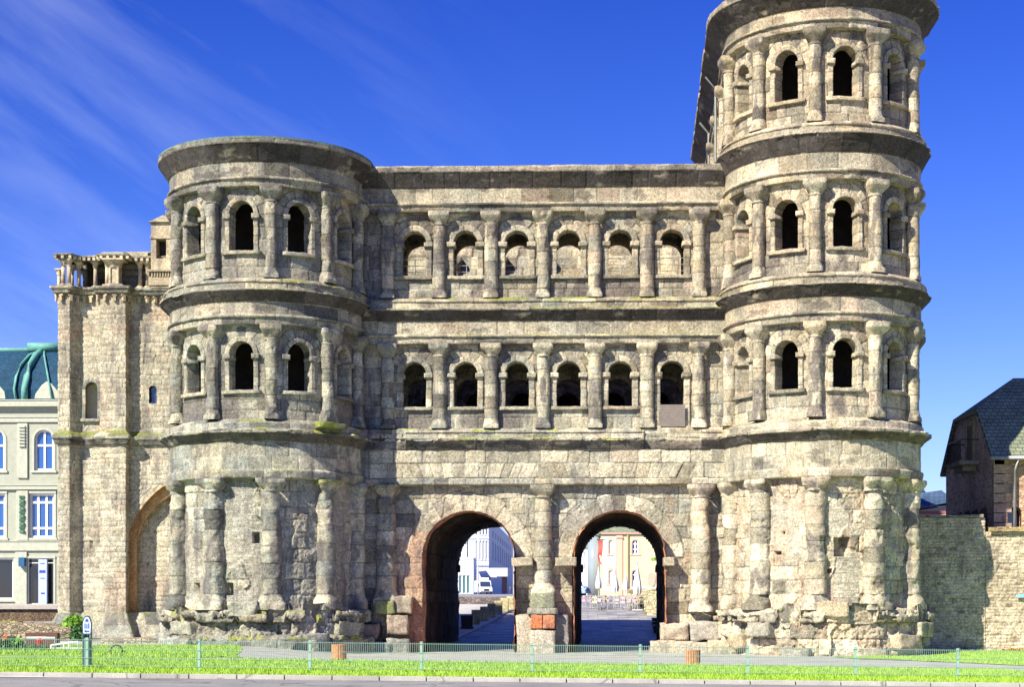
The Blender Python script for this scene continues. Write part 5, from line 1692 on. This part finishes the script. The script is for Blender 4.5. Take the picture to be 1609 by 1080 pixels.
def leaf_cloud(c, size, n, s, seed, shell=.5):
    rg = np.random.default_rng(seed)
    d = rg.normal(size=(n, 3)); d /= np.linalg.norm(d, axis=1, keepdims=True)
    r = rg.uniform(shell, 1, n) ** .6
    lump = .75 + .5 * vn(d[:, 0] * 2.2 + seed, d[:, 2] * 2.2 + d[:, 1] * 1.7, seed)
    p = np.array(c) + d * (r * lump)[:, None] * np.array(size)
    a = rg.normal(size=(n, 3)); a /= np.linalg.norm(a, axis=1, keepdims=True)
    b = np.cross(a, rg.normal(size=(n, 3))); b /= np.linalg.norm(b, axis=1, keepdims=True)
    ss = s * rg.uniform(.6, 1.3, n)[:, None]
    V = np.stack([p - a * ss, p + b * ss * .5, p + a * ss, p - b * ss * .5], 1).reshape(-1, 3)
    return V, np.arange(n * 4).reshape(n, 4)
def leaf_obj(name, V, F, mat, parent=None, label=None, cat=None, group=None):
    o = link_mesh(name, np_mesh(name, V, F, None, False), mat, parent)
    return tag(o, label, cat, group)
DG = leaf_mat('dark_leaves', (.025, .09, .02), (.07, .17, .04), 5)
LG = leaf_mat('bright_leaves', (.12, .30, .02), (.22, .42, .04), 5)
def bush(px, py, wpx, hpx, Y, n, s, mat, label, seed, nm='bush', cat='bush', group=None, flowers=None, dep=.6):
    x, z = at(px, py, Y)
    k = (Y + 77) / FPX
    V, F = leaf_cloud((x, Y, z), (wpx * k / 2, dep, hpx * k / 2), n, s, seed, .2)
    e_ = empty(nm, (x, Y, z - hpx * k / 2), label, cat, group)
    leaf_obj('foliage', V, F, mat, e_)
    st = MB()
    for q in range(5): st.tube([(x + (q - 2) * .05, Y, z - hpx * k / 2 - .15), (x + (q - 2) * wpx * k * .12, Y, z)], [.012, .006], 5)
    st.build('stem', flat_mat('brown_stem', (.10, .06, .03), .9) if 'brown_stem' not in bpy.data.materials else bpy.data.materials['brown_stem'], e_)
    if flowers:
        for (fx, fy, fs, fm) in flowers:
            X_, Z_ = at(fx, fy, Y - dep)
            V, F = leaf_cloud((X_, Y - dep, Z_), (fs, fs, fs), 60, fs * .5, seed + int(fx), .3)
            leaf_obj('flower', V, F, fm, e_)
    return e_
RED = flat_mat('red_petals', (.75, .03, .05), .6)
ORG = flat_mat('orange_petals', (.60, .18, .08), .6)
Yb = -77 + 50
bush(12, 1022, 36, 40, Yb, 1500, .07, DG, 'dark green flower bush at the left edge of the lawn', 31, flowers=[(8, 1003, .09, ORG)])
bush(52, 1026, 54, 26, Yb, 1300, .06, DG, 'low green rose bush with one red bloom left of the railing', 32, nm='rose_bush', flowers=[(63, 1009, .10, RED)])
bush(28, 1018, 16, 34, Yb + .2, 500, .06, LG, 'narrow light green shrub between two darker bushes', 33)
bush(118, 984, 34, 30, 3.0, 1200, .12, LG, 'bright green shrub growing against the apse buttress', 34, dep=.8)
bush(126, 1000, 30, 34, .5, 900, .11, DG, 'dark green climbing shrub right of the ruined wall', 35, dep=.5)
bush(1600, 1026, 60, 14, .9, 900, .10, leaf_mat('ochre_weeds', (.30, .26, .05), (.42, .30, .08)), 'ochre weeds at the foot of the boundary wall', 36, nm='weeds', cat='weeds')
bush(12, 982, 60, 10, 4.5, 500, .12, leaf_mat('dry_leaves', (.30, .30, .10), (.42, .40, .16)), 'dry grasses growing on the ruined wall', 37, nm='weeds', cat='weeds')

Yh = -77 + 47
hx_, hz = at(183, 1024, Yh)
hoop = empty('wire_hoop', (hx_, Yh, hz - .2), 'black wire hoop with an orange reflector standing on the lawn', 'hoop')
BK = bpy.data.materials['dark_iron']
MB().tube([(hx_ + .17 * cos(a), Yh, hz + .17 * sin(a)) for a in np.linspace(0, 2 * pi, 24, endpoint=False)], .022, 8, closed=True).build('ring', BK, hoop, smooth=True)
for s in (-1, 1): MB().tube([(hx_ + s * .15, Yh, hz + .05), (hx_ + s * .26, Yh, hz - .04), (hx_ + s * .34, Yh, hz - .17)], .012, 6).build('leg', BK, hoop)
MB().lathe((hx_, Yh - .03, hz - .14), [(.02, -.06), (.06, -.03), (.06, .03), (.02, .06)], 14).build('reflector', flat_mat('orange_plastic', (.8, .25, .06), .4), hoop, smooth=True)

# ------------------------------------------------------------------ the square and the town seen through the portals
def on(px, py):
    """point of the ground under a photo pixel, beyond the gate"""
    best = None
    for Y in np.arange(16, 330, .25):
        X, Z_ = at(px, py, Y)
        d = abs(Z_ - float(gz(X, Y)))
        if best is None or d < best[0] - .004: best = (d, X, Y)
    return best[1], best[2], float(gz(best[1], best[2]))
TANB = STONE
for k, (px, py) in enumerate([(747.5, 985), (761, 977.5), (772.5, 971.5), (783, 966.5), (793, 962), (802, 958.5)]):
    Y = [25.0, 27.3, 29.6, 31.9, 34.2, 36.5][k]
    X, _ = at(px, py, Y); g = float(gz(X, Y))
    o = rock('stone_bollard', None, (X, Y, g + .46), (.52, .42, .98), (.58, .52, .30), 300 + k, rough=.012, square=.95)
    lab = ['nearest the black planter', 'second from the black planter', 'third from the black planter', 'fourth from the black planter', 'fifth from the black planter', 'farthest from the black planter'][k]
    tag(o, 'yellowish upright stone block, ' + lab, 'stone block', 'row of stone blocks beyond the left portal')
X, Y, g = at(734, 990, 22)[0], 22.0, float(gz(at(734, 990, 22)[0], 22.0))
pl = empty('planter', (X, Y, g), 'black square planter seen through the left portal', 'planter')
MB().box(-.34, .34, -.3, .3, .18, .85, taper=-.03).build('box', BK, pl, world=False, bevel=.02)
MB().box(-.42, .42, -.38, .38, .0, .18, taper=.06).build('foot', BK, pl, world=False, bevel=.02)
o = rough_wall('low_wall', None, at(690, 900, 46)[0], at(800, 900, 50)[0], 46, 46.6, 2.0, at(0, 938.5, 46)[1], rubble_mat('dark_masonry', (.16, .13, .13), (.22, .18, .17), (.1, .08, .08), 3, 5, (.1, .09, .09)), 81, .01, .3, .01)
tag(o, 'low brown stone wall crossing the view through the left portal', 'wall')
# pale pavement and kerb at the left of the carriageway
xa = np.array([-14., -9.5])
KP = flat_mat('pale_slabs', (.50, .49, .46), .8)
pA, pB = at(722, 1005, 17)[0], at(812, 957, 38)[0]
Yv = np.linspace(16.5, 60, 40)
Xe = pA + (pB - pA) * (Yv - 17) / 21
Pm = np.stack([np.stack([Xe - 14, Yv, gz(Xe - 14, Yv) + .05], -1), np.stack([Xe - 4, Yv, gz(Xe - 4, Yv) + .05], -1), np.stack([Xe, Yv, gz(Xe, Yv) + .05], -1), np.stack([Xe, Yv, gz(Xe, Yv) - .03], -1)], 1)
o = emit('pavement', Pm.transpose(1, 0, 2)[:, :, :], np.ones((4, 40, 3)) * .5, KP, None); o['kind'] = 'structure'

# town houses on the left of the street
def gzat(x, y): return float(gz(x, y))
BWHITE = flat_mat('cool_white_render', (.60, .64, .70), .85, var=.06)
GREYB = flat_mat('pale_grey_render', (.55, .57, .60), .85, var=.06)
Yq = 245.0
kx = lambda px, Y: at(px, 900, Y)[0]
kz = lambda py, Y: at(0, py, Y)[1]
x0 = kx(700, Yq); g = gzat(x0, Yq)
U_ = lambda px: kx(px, Yq) - x0
V_ = lambda py: kz(py, Yq) - g
wl = [dict(x0=U_(721) + i * U_(700 + 6.2), x1=U_(721) + (i + .8) * U_(700 + 6.2), z0=.1, z1=V_(905), nv=0, fw=.1, glass=glass_mat('teal_shop_glass', (.08, .22, .22)) if i == 0 else bpy.data.materials['teal_shop_glass']) for i in range(3)]
building('shop_pavilion', 'flat pale shop block with teal glass front seen through the left portal', 'shop', (x0, Yq, g), 0, U_(744), 12, V_(877), BWHITE, wl, WHITEF, GLASS, bands=[(V_(880), V_(877), .1)])
Yq2 = 262.0
x0b = kx(690, Yq2); gb = gzat(x0b, Yq2)
U2 = lambda px: kx(px, Yq2) - x0b
V2 = lambda py: kz(py, Yq2) - gb
wl = [dict(x0=U2(c_ - 1.5), x1=U2(c_ + 1.5), z0=V2(881), z1=V2(850), arch=True, nv=0, fw=.1) for c_ in (700, 712, 724, 735)]
wl += [dict(x0=U2(c_ - 1.6), x1=U2(c_ + 1.6), z0=V2(881), z1=V2(851), arch=True, nv=1, fw=.1) for c_ in (749, 755, 760, 765)]
wl += [dict(x0=U2(c_ - 1.5), x1=U2(c_ + 1.5), z0=V2(842), z1=V2(820), nv=0, fw=.1) for c_ in (724, 735, 749, 755, 760, 765)]
hb = building('ornate_white_house', 'white town house with tall narrow ornate windows seen through the left portal', 'town house', (x0b, Yq2, gb), 0, U2(768), 14, V2(800), BWHITE, wl, WHITEF, GLASS, GREYB, bands=[(V2(848), V2(845), .2), (V2(890), V2(886), .3), (V2(804), V2(800), .4)])
Yc = 275.0
c0 = (kx(768, Yc), Yc); c1 = (kx(806, 420), 420.)
rzc = math.atan2(c1[1] - c0[1], c1[0] - c0[0]); Lc = math.hypot(c1[0] - c0[0], c1[1] - c0[1])
gc = gzat(*c0)
hC = kz(824, Yc) - gc
wl = [dict(x0=3 + i * 13.0, x1=7.6 + i * 13.0, z0=kz(877, Yc) - gc - 0, z1=kz(848, Yc) - gc, nv=0, fw=.15, arch=True, rise=.5) for i in range(10)]
wl += [dict(x0=3 + i * 13.0, x1=7.6 + i * 13.0, z0=kz(840, Yc) - gc, z1=kz(831, Yc) - gc, nv=0, fw=.15) for i in range(10)]
hc = building('long_white_house', 'long white house with rows of narrow windows receding along the street', 'town house', (c0[0], c0[1], gc), rzc, Lc, 12, hC + 1.5, BWHITE, wl, WHITEF, GLASS, GREYB)
e_ = empty('shop_canopy', (kx(772, 268), 268, gzat(kx(772, 268), 268)), 'flat grey canopy above the shop entrance behind the white van', 'canopy')
MB().box(kx(772, 268), kx(800, 268), 258, 268, kz(908, 268), kz(895, 268)).build('canopy', GREYB, e_)
MB().box(kx(789, 268), kx(797, 268), 266, 268, gzat(0, 268), kz(908, 268)).build('entrance_pillar', flat_mat('dark_pink_stone', (.30, .18, .2), .7), e_)
aw = MB().add([(kx(752, 258), 258, kz(899, 258)), (kx(768, 258), 258, kz(897, 258)), (kx(783, 258), 252, kz(908, 252)), (kx(758, 258), 252, kz(907, 252))], [(3, 2, 1, 0)])
aw.add([(kx(752, 258), 258, kz(899, 258) - .15), (kx(768, 258), 258, kz(897, 258) - .15), (kx(783, 258), 252, kz(908, 252) - .15), (kx(758, 258), 252, kz(907, 252) - .15)], [(0, 1, 2, 3)])
tag(aw.build('awning', flat_mat('pale_canvas', (.6, .62, .68), .8)), 'pale slanting shop awning above the white van', 'awning')
lp = MB().tube([(kx(751, 200), 200, gzat(kx(751, 200), 200)), (kx(751, 200), 200, kz(838, 200))], [.13, .09], 10).tube([(kx(751, 200), 200, kz(838, 200)), (kx(751, 200) + .9, 200, kz(836, 200))], .06, 8)
tag(lp.build('lamp_post', flat_mat('pale_blue_grey', (.55, .6, .72), .5), smooth=True), 'slim pale lamp post left of the white van', 'lamp post')

# vans
def van(name, p, rz, L_, W_, Hh, body, label, group=None):
    e_ = empty(name, p, label, 'van', group, rz=rz)
    # x across, y back from the nose, z up
    prof = [(0, .35), (0, .85), (.25, 1.15), (.95, 1.30), (1.65, Hh - .12), (2.0, Hh), (L_ - .1, Hh), (L_, Hh - .15), (L_, .35)]
    MB().prism([(y, z) for y, z in prof], -W_ / 2, W_ / 2, axis='x').build('body', body, e_, world=False, bevel=.06)
    g_ = MB().add([(-W_ / 2 + .15, .98, 1.36), (W_ / 2 - .15, .98, 1.36), (W_ / 2 - .22, 1.60, Hh - .22), (-W_ / 2 + .22, 1.60, Hh - .22)], [(0, 1, 2, 3)])
    g_.v = [(x, y - .04, z + .03) for x, y, z in g_.v]
    g_.build('windscreen', GLASS, e_, world=False)
    for s in (-1, 1):
        MB().prism([(1.15, 1.4), (2.0, 1.4), (2.0, Hh - .25), (1.75, Hh - .25)], s * (W_ / 2 + .012) - .01, s * (W_ / 2 + .012) + .01, axis='x').build('side_window', GLASS, e_, world=False)
        MB().box(s * (W_ / 2 - .28) - .18, s * (W_ / 2 - .28) + .18, -.02, .06, .82, 1.02).build('headlight', flat_mat('lamp_glass', (.7, .72, .75), .2) if 'lamp_glass' not in bpy.data.materials else bpy.data.materials['lamp_glass'], e_, world=False, bevel=.02)
        MB().box(s * (W_ / 2 + .12) - .1, s * (W_ / 2 + .12) + .1, 1.2, 1.28, 1.45, 1.75).build('mirror', BK, e_, world=False)
        for yy in (.95, L_ - 1.1):
            mb = MB()
            mb.tube([(s * (W_ / 2 - .24), yy, .35), (s * (W_ / 2 + .01), yy, .35)], .35, 20)
            w_ = mb.build('wheel', flat_mat('tyre', (.02, .02, .02), .9) if 'tyre' not in bpy.data.materials else bpy.data.materials['tyre'], e_, world=False)
            MB().tube([(s * (W_ / 2 + .01), yy, .35), (s * (W_ / 2 + .03), yy, .35)], .2, 16).build('rim', ZINC, w_, world=False)
    MB().box(-.5, .5, -.03, .03, .62, .98).build('grille', BK, e_, world=False)
    MB().box(-W_ / 2 + .05, W_ / 2 - .05, -.09, .05, .36, .58).build('bumper', flat_mat('grey_plastic', (.2, .2, .22), .6) if 'grey_plastic' not in bpy.data.materials else bpy.data.materials['grey_plastic'], e_, world=False, bevel=.03)
    return e_
CARW = flat_mat('white_car_paint', (.80, .82, .86), .3, var=.02, spec=.6)
CARB = flat_mat('pale_blue_car_paint', (.25, .40, .68), .3, var=.02, spec=.6)
Yv_ = 228
xv = kx(764.5, Yv_)
van('delivery_van', (xv, Yv_, gzat(xv, Yv_) - .03), R(14), 5.9, 2.3, 2.55, CARW, 'white delivery van parked in the street seen through the left portal')
Yv_ = 120
xv = kx(924, Yv_)
van('parked_van', (xv, Yv_, gzat(xv, Yv_) + .0), R(68), 4.8, 1.9, 2.0, CARB, 'pale blue van parked behind the closed parasols seen through the right portal')

# a person walking far down the street
def person(p, h, rz, label, top, legs_c):
    import bmesh
    e_ = empty('person', p, label, 'person', rz=rz)
    me = bpy.data.meshes.new('body')
    s = h / 1.75
    J = [(0, 0, .95), (0, 0, 1.2), (0, 0, 1.42), (0, -.01, 1.52), (0, -.02, 1.64), (-.1, 0, .9), (-.12, -.08, .5), (-.12, 0, .08), (-.12, -.13, .04), (.1, 0, .9), (.12, .1, .5), (.12, .22, .1), (.12, .1, .04),
         (-.19, 0, 1.4), (-.25, .03, 1.12), (-.24, -.08, .88), (.19, 0, 1.4), (.25, -.03, 1.12), (.24, .06, .88)]
    Ed = [(0, 1), (1, 2), (2, 3), (3, 4), (0, 5), (5, 6), (6, 7), (7, 8), (0, 9), (9, 10), (10, 11), (11, 12), (2, 13), (13, 14), (14, 15), (2, 16), (16, 17), (17, 18)]
    Rr = [.14, .15, .14, .06, .10, .1, .07, .045, .04, .1, .07, .045, .04, .06, .045, .035, .06, .045, .035]
    me.from_pydata([tuple(c * s for c in j) for j in J], Ed, [])
    o = bpy.data.objects.new('body', me); COL.objects.link(o); o.parent = e_
    m = o.modifiers.new('skin', 'SKIN')
    for i, v in enumerate(me.skin_vertices[0].data): v.radius = (Rr[i] * s, Rr[i] * s)
    me.skin_vertices[0].data[0].use_root = True
    o.modifiers.new('sub', 'SUBSURF').levels = 1
    o.modifiers['sub'].render_levels = 1
    me.materials.append(top)
    MB().lathe((0, 0, 0), [(.02, 1.55 * s), (.10 * s, 1.60 * s), (.11 * s, 1.68 * s), (.06 * s, 1.76 * s), (.01, 1.78 * s)], 12).build('hair', BK, e_, world=False, smooth=True)
    return e_
Yp = 250
xp = kx(802, Yp)
person((xp, Yp, gzat(xp, Yp)), 1.72, R(15), 'small distant person in dark clothes walking past the shop entrance', flat_mat('dark_clothes', (.12, .10, .16), .9), None)

# cream town house with red sandstone trim beyond the right portal
Yt = 150.0
x0 = kx(945, Yt); g = gzat(x0, Yt) - .2
U3 = lambda px: kx(px, Yt) - x0
V3 = lambda py: kz(py, Yt) - g
CREAM = flat_mat('cream_render', (.70, .61, .36), .85, var=.05)
RSAND = flat_mat('red_sandstone', (.74, .44, .33), .85, var=.08)
wl = []
for c_, hw in ((959.5, 3.1), (998, 5.0), (1037, 5.0), (1075, 5)):
    wl.append(dict(x0=U3(c_ - hw), x1=U3(c_ + hw), z0=V3(872.5), z1=V3(850), arch=True, nv=1, tr=[.35, .72], fw=.16, sw=.24))
    wl.append(dict(x0=U3(c_ - hw), x1=U3(c_ + hw), z0=V3(919) if hw < 4 else V3(926), z1=V3(897), arch=True, nv=1, tr=[.4, .74], fw=.16, sw=.24))
th_ = building('cream_town_house', 'cream town house with red sandstone pilasters and arched windows seen through the right portal', 'town house', (x0, Yt, g), 0, U3(1090), 14, V3(841), CREAM, wl, WHITEF, GLASS, RSAND, roof=SL1, roofh=6.5,
               bands=[(V3(841), V3(839.5), .35)], bandmat=RSAND)
MB().box(U3(968.5), U3(978), -.16, 0, 0, V3(841)).box(U3(968), U3(978.5), -.3, 0, V3(847), V3(845)).build('pilaster', RSAND, th_, world=False)
MB().box(U3(948.5), U3(954.3), -.06, 0, V3(930), V3(844)).box(U3(964.7), U3(968), -.06, 0, V3(930), V3(844)).box(U3(954.3), U3(964.7), -.06, 0, V3(894), V3(876)).box(U3(954.3), U3(964.7), -.06, 0, V3(930), V3(922)).box(U3(954.3), U3(964.7), -.06, 0, V3(846), V3(844)).build('white_bay', flat_mat('warm_white', (.70, .68, .64), .85), th_, world=False)
MB().tube([(U3(986.5), -.2, 0), (U3(986.5), -.2, V3(842))], .10, 8).build('downpipe', flat_mat('ochre_pipe', (.45, .33, .12), .6), th_, world=False)
ov = MB().lathe((0, 0, 0), [(.9, -.06), (.9, .06)], 24)
ov.v = [(U3(1023.5) + x * .62, -.08 + z, V3(912) + y * 1.15) for x, y, z in ov.v]
ov.build('oval_plaque', flat_mat('stone_plaque', (.42, .40, .30), .9), th_, world=False)
MB().box(U3(992), U3(1090), -.14, 0, V3(926) - .0, V3(923.5)).build('plinth_band', GREYB, th_, world=False)
# red banner
bx = kx(943.5, 140)
bn = empty('banner', (bx, 140, gzat(bx, 140)), 'long red and white banner hanging beside the cream town house', 'banner')
bnw = []
n = 24
zt_, zb_ = kz(851, 140), kz(888, 140)
xw = (kx(947.5, 140) - kx(939.5, 140))
V, F = [], []
for i in range(n + 1):
    t = i / n
    w_ = xw * (1 - .35 * t); off = xw * (.10 * t + .12 * sin(t * 7) * t)
    for s in (0, 1): V.append((kx(939.5, 140) + off + w_ * s, 140 + .12 * sin(t * 9 + s), zt_ + (zb_ - zt_) * t))
for i in range(n): F.append((2 * i, 2 * i + 2, 2 * i + 3, 2 * i + 1))
me = bpy.data.meshes.new('cloth'); me.from_pydata(V, [], F); me.update()
o = link_mesh('cloth', me, flat_mat('red_cloth', (.78, .10, .09), .8, var=.1), bn)
sm = o.modifiers.new('thick', 'SOLIDIFY'); sm.thickness = .03
V, F = [], []
for i in range(9):
    t = i / 8
    for s in (0, 1): V.append((kx(941.5 + 3 * t, 139.9) + xw * .30 * s, 139.86, kz(874 + 12 * t, 139.9)))
for i in range(8): F.append((2 * i, 2 * i + 2, 2 * i + 3, 2 * i + 1))
me = bpy.data.meshes.new('white_stripe'); me.from_pydata(V, [], F); me.update()
link_mesh('white_stripe', me, WHITEF, bn)
MB().tube([(kx(938, 140), 140, zt_ + .1), (kx(950, 140), 140, zt_ + .1)], .06, 8).build('pole', BK, bn)
# grey-white houses further back on the left of the square
Yg = 175.0
x0 = kx(895, Yg); g = gzat(x0, Yg)
U4 = lambda px: kx(px, Yg) - x0
V4 = lambda py: kz(py, Yg) - g
wl = [dict(x0=U4(c_ - 1.5), x1=U4(c_ + 1.5), z0=V4(z1), z1=V4(z0), nv=0, fw=.12) for c_ in (903, 911, 919) for z0, z1 in ((868, 878), (886, 896))]
building('pale_grey_house', 'pale grey house left of the red banner seen through the right portal', 'town house', (x0, Yg, g), 0, U4(927), 12, V4(862), GREYB, wl, WHITEF, GLASS, roof=SL1, roofh=4)
x1_ = kx(925, 165)
building('narrow_white_house', 'narrow white house front between the pale grey house and the red banner', 'town house', (x1_, 165, gzat(x1_, 165)), 0, kx(944, 165) - x1_, 10, kz(850, 165) - gzat(x1_, 165), BWHITE, [dict(x0=.7, x1=1.8, z0=9, z1=12, nv=1, fw=.1)], WHITEF, GLASS, roof=SL1, roofh=3)
e_ = empty('glass_tower', (kx(934, 158), 158, gzat(0, 158)), 'rounded grey glass stair tower behind the closed parasols', 'stair tower')
MB().lathe((kx(934, 160), 160, gzat(0, 160)), [(1.0, 0), (1.0, 8.5)], 24).build('shaft', glass_mat('grey_glass', (.25, .3, .34), .15), e_, smooth=True)
MB().lathe((kx(934, 160), 160, gzat(0, 160)), [(1.1, 8.5), (1.1, 8.8), (.4, 9.2)], 24).build('roof', GREYB, e_, smooth=True)

# closed parasols
CAN = flat_mat('parasol_canvas', (.56, .59, .66), .85, var=.12)
POLE = flat_mat('parasol_pole', (.5, .5, .5), .4, .4)
def parasol(px, py, D, h, label, seed):
    Y = D - 77.
    X, Z_ = at(px, py, Y)
    g = float(gz(X, Y))
    top = at(px, py - h, Y)[1] - g
    e_ = empty('parasol', (X, Y, g), label, 'parasol', 'closed parasols on the square')
    MB().tube([(0, 0, .05), (0, 0, top)], .035, 8).build('pole', POLE, e_, world=False)
    MB().box(-.35, .35, -.35, .35, 0, .08).build('base', GREYB, e_, world=False, bevel=.02)
    n, m = 32, 18
    a = np.linspace(0, 2 * pi, n)
    t = np.linspace(0, 1, m)
    aa, tt = np.meshgrid(a, t, indexing='ij')
    rr = (.03 + .21 * sstep(0, .85, tt) - .04 * sstep(.80, 1, tt)) * (1 + .32 * np.cos(aa * 8 + seed) * tt) + .03 * vn(aa * 3, tt * 6, seed)
    zz_ = top - .12 - tt * (top * .62)
    P = np.stack([rr * np.cos(aa), rr * np.sin(aa), zz_], -1)
    c = emit('canopy', P, np.ones(P.shape) * .5, CAN, e_, flip=True)
    c.location = (0, 0, 0)
    MB().lathe((0, 0, 0), [(.20, top * .47), (.215, top * .5), (.19, top * .53)], 16).build('strap', POLE, e_, world=False)
parasol(1001.5, 950, 113, 67, 'tallest closed white parasol beside the stone wall', 1)
parasol(966.5, 951, 128, 58, 'closed white parasol between the two table groups', 2)
parasol(983, 948, 150, 50, 'closed white parasol in front of the red sandstone pilaster', 3)
parasol(940.5, 944, 145, 54, 'closed white parasol below the red banner', 4)

# cafe tables and chairs
CH = [flat_mat('pale_wicker', (.55, .48, .34), .7), flat_mat('pink_wicker', (.58, .38, .42), .7), flat_mat('steel_chair', (.55, .58, .62), .4, .4)]
def chair(mat):
    e_ = empty('cafe_chair', (0, 0, 0), None, 'chair', 'cafe chairs on the square')
    MB().box(-.22, .22, -.22, .22, .43, .47).build('seat', mat, e_, world=False, bevel=.01)
    mb = MB().box(-.22, .22, .20, .235, .47, .60).box(-.22, -.19, .20, .235, .6, .88).box(.19, .22, .2, .235, .6, .88)
    mb.box(-.22, .22, .20, .235, .80, .90).box(-.03, .03, .2, .23, .6, .8)
    mb.build('backrest', mat, e_, world=False)
    for a, b in ((-1, -1), (1, -1), (1, 1), (-1, 1)): MB().tube([(a * .2, b * .2, 0), (a * .19, b * .19, .43)], .018, 6).build('leg', POLE, e_, world=False)
    return e_
def dup(root, loc, rz, label):
    r = root.copy(); COL.objects.link(r); r.location = loc; r.rotation_euler = (0, 0, rz); r['label'] = label
    for ch in list(root.children):
        c = ch.copy(); COL.objects.link(c); c.parent = r
        for g_ in ch.children:
            d = g_.copy(); COL.objects.link(d); d.parent = c
    return r
def table():
    e_ = empty('cafe_table', (0, 0, 0), None, 'table', 'cafe tables on the square')
    MB().lathe((0, 0, 0), [(.38, .72), (.38, .75)], 20).build('tabletop', CH[0], e_, world=False)
    MB().tube([(0, 0, .03), (0, 0, .72)], .03, 8).build('leg', POLE, e_, world=False)
    MB().lathe((0, 0, 0), [(.26, 0), (.24, .03)], 16).build('foot', POLE, e_, world=False)
    return e_
T0 = table()
C0 = [chair(m) for m in CH]
used = set()
tspots = [(934, 40.0, 'leftmost round cafe table, beyond the right portal'), (945, 38.0, 'round cafe table nearest the portal in the left table group'), (955, 41.0, 'round cafe table left of the second parasol'),
          (983, 40.0, 'round cafe table at the left of the right table group'), (992, 37.5, 'round cafe table with pink chairs'), (1001, 40.5, 'round cafe table under the tallest parasol')]
CL = ['pale wicker', 'pink', 'steel']
for i, (px, Y, lab) in enumerate(tspots):
    X = kx(px, Y); g = gzat(X, Y)
    if i == 0:
        T0.location = (X, Y, g); T0['label'] = lab
    else: dup(T0, (X, Y, g), 0, lab)
    for k in range(3):
        a = [-.4, 1.9, 3.6][k] + i * .5
        m = [0, 2, 1][(k + (1 if i in (1, 4, 5) else 0)) % 3]
        x_, y_ = X + .62 * cos(a), Y + .62 * sin(a)
        side_ = ('right side', 'far side', 'left side')[k]
        lb = '%s cafe chair at the %s of the %s' % (CL[m], side_, ('leftmost table', 'second table from left', 'third table from left', 'fourth table from left', 'fifth table from left', 'rightmost table')[i])
        if m not in used:
            used.add(m); c = C0[m]; c.location = (x_, y_, gzat(x_, y_)); c.rotation_euler = (0, 0, a - pi / 2); c['label'] = lb
        else: dup(C0[m], (x_, y_, gzat(x_, y_)), a - pi / 2, lb)
# stone wall and benches at the right of the square
X0 = kx(986, 46)
o = rough_wall('garden_wall', None, X0, X0 + 9, 46, 47, 2.0, at(0, 926.5, 46)[1], rubble_mat('yellowish_rubble', (.52, .46, .28), (.60, .54, .36), (.25, .2, .12), 2.5, 4, (.4, .35, .22)), 91, .05, .15, .05)  # yellowish rubble shared by both walls of the square
tag(o, 'yellowish stone garden wall below the cream town house, seen through the right portal', 'wall')
o = rough_wall('stepped_wall', None, kx(1012, 33), kx(1012, 33) + 5, 33, 45, 1.2, at(0, 950, 33)[1], bpy.data.materials['yellowish_rubble'], 92, .06, .15, .05)
tag(o, 'lower stone wall at the right edge of the view through the right portal', 'wall')
for k in range(3):
    Y = 19.5 + k * 2.6
    X = kx(1029.5 - k * 1.5, Y); g = gzat(X, Y)
    e_ = empty('wooden_bench', (X, Y, g), '', 'bench', 'dark benches inside the right edge of the right portal')
    e_['label'] = ('dark wooden bench nearest the right portal', 'dark wooden bench in the middle of the row of three', 'dark wooden bench farthest from the right portal')[k]
    MB().box(-.1, .5, -.8, .8, .42, .48).build('seat', BK, e_, world=False)
    MB().box(.45, .5, -.8, .8, .5, .9).build('backrest', BK, e_, world=False)
    for yy in (-.7, .7): MB().box(-.05, .45, yy - .04, yy + .04, 0, .42).build('leg', BK, e_, world=False)
# twig of a tree reaching in from the right: tree stands right of the portal's view
Xt = kx(1036, 100); g = gzat(Xt + 2, 100)
tr = empty('tree', (Xt + 2.0, 100, g), 'light green tree whose lowest twig shows against the cream town house', 'tree')
tb = MB().tube([(Xt + 2, 100, g - .2), (Xt + 2.1, 100, g + 2.5), (Xt + 1.9, 100.1, g + 5)], [.2, .15, .08], 10)
tb.tube([(Xt + 2.0, 100, g + 2.3), (Xt + 1, 99.8, kz(880, 100) - .1), (kx(1028, 100), 99.7, kz(880, 100))], [.08, .04, .02], 6)
tb.build('trunk', bpy.data.materials['brown_stem'], tr)
V, F = leaf_cloud((Xt + 2, 100, g + 5.5), (1.5, 1.5, 1.6), 2500, .13, 55, .2)
V2_, F2_ = leaf_cloud((kx(1029, 100), 99.7, kz(880, 100)), (.5, .4, .18), 90, .12, 56, .1)
leaf_obj('crown', np.concatenate([V, V2_]), np.concatenate([F, F2_ + len(V)]), LG, tr)
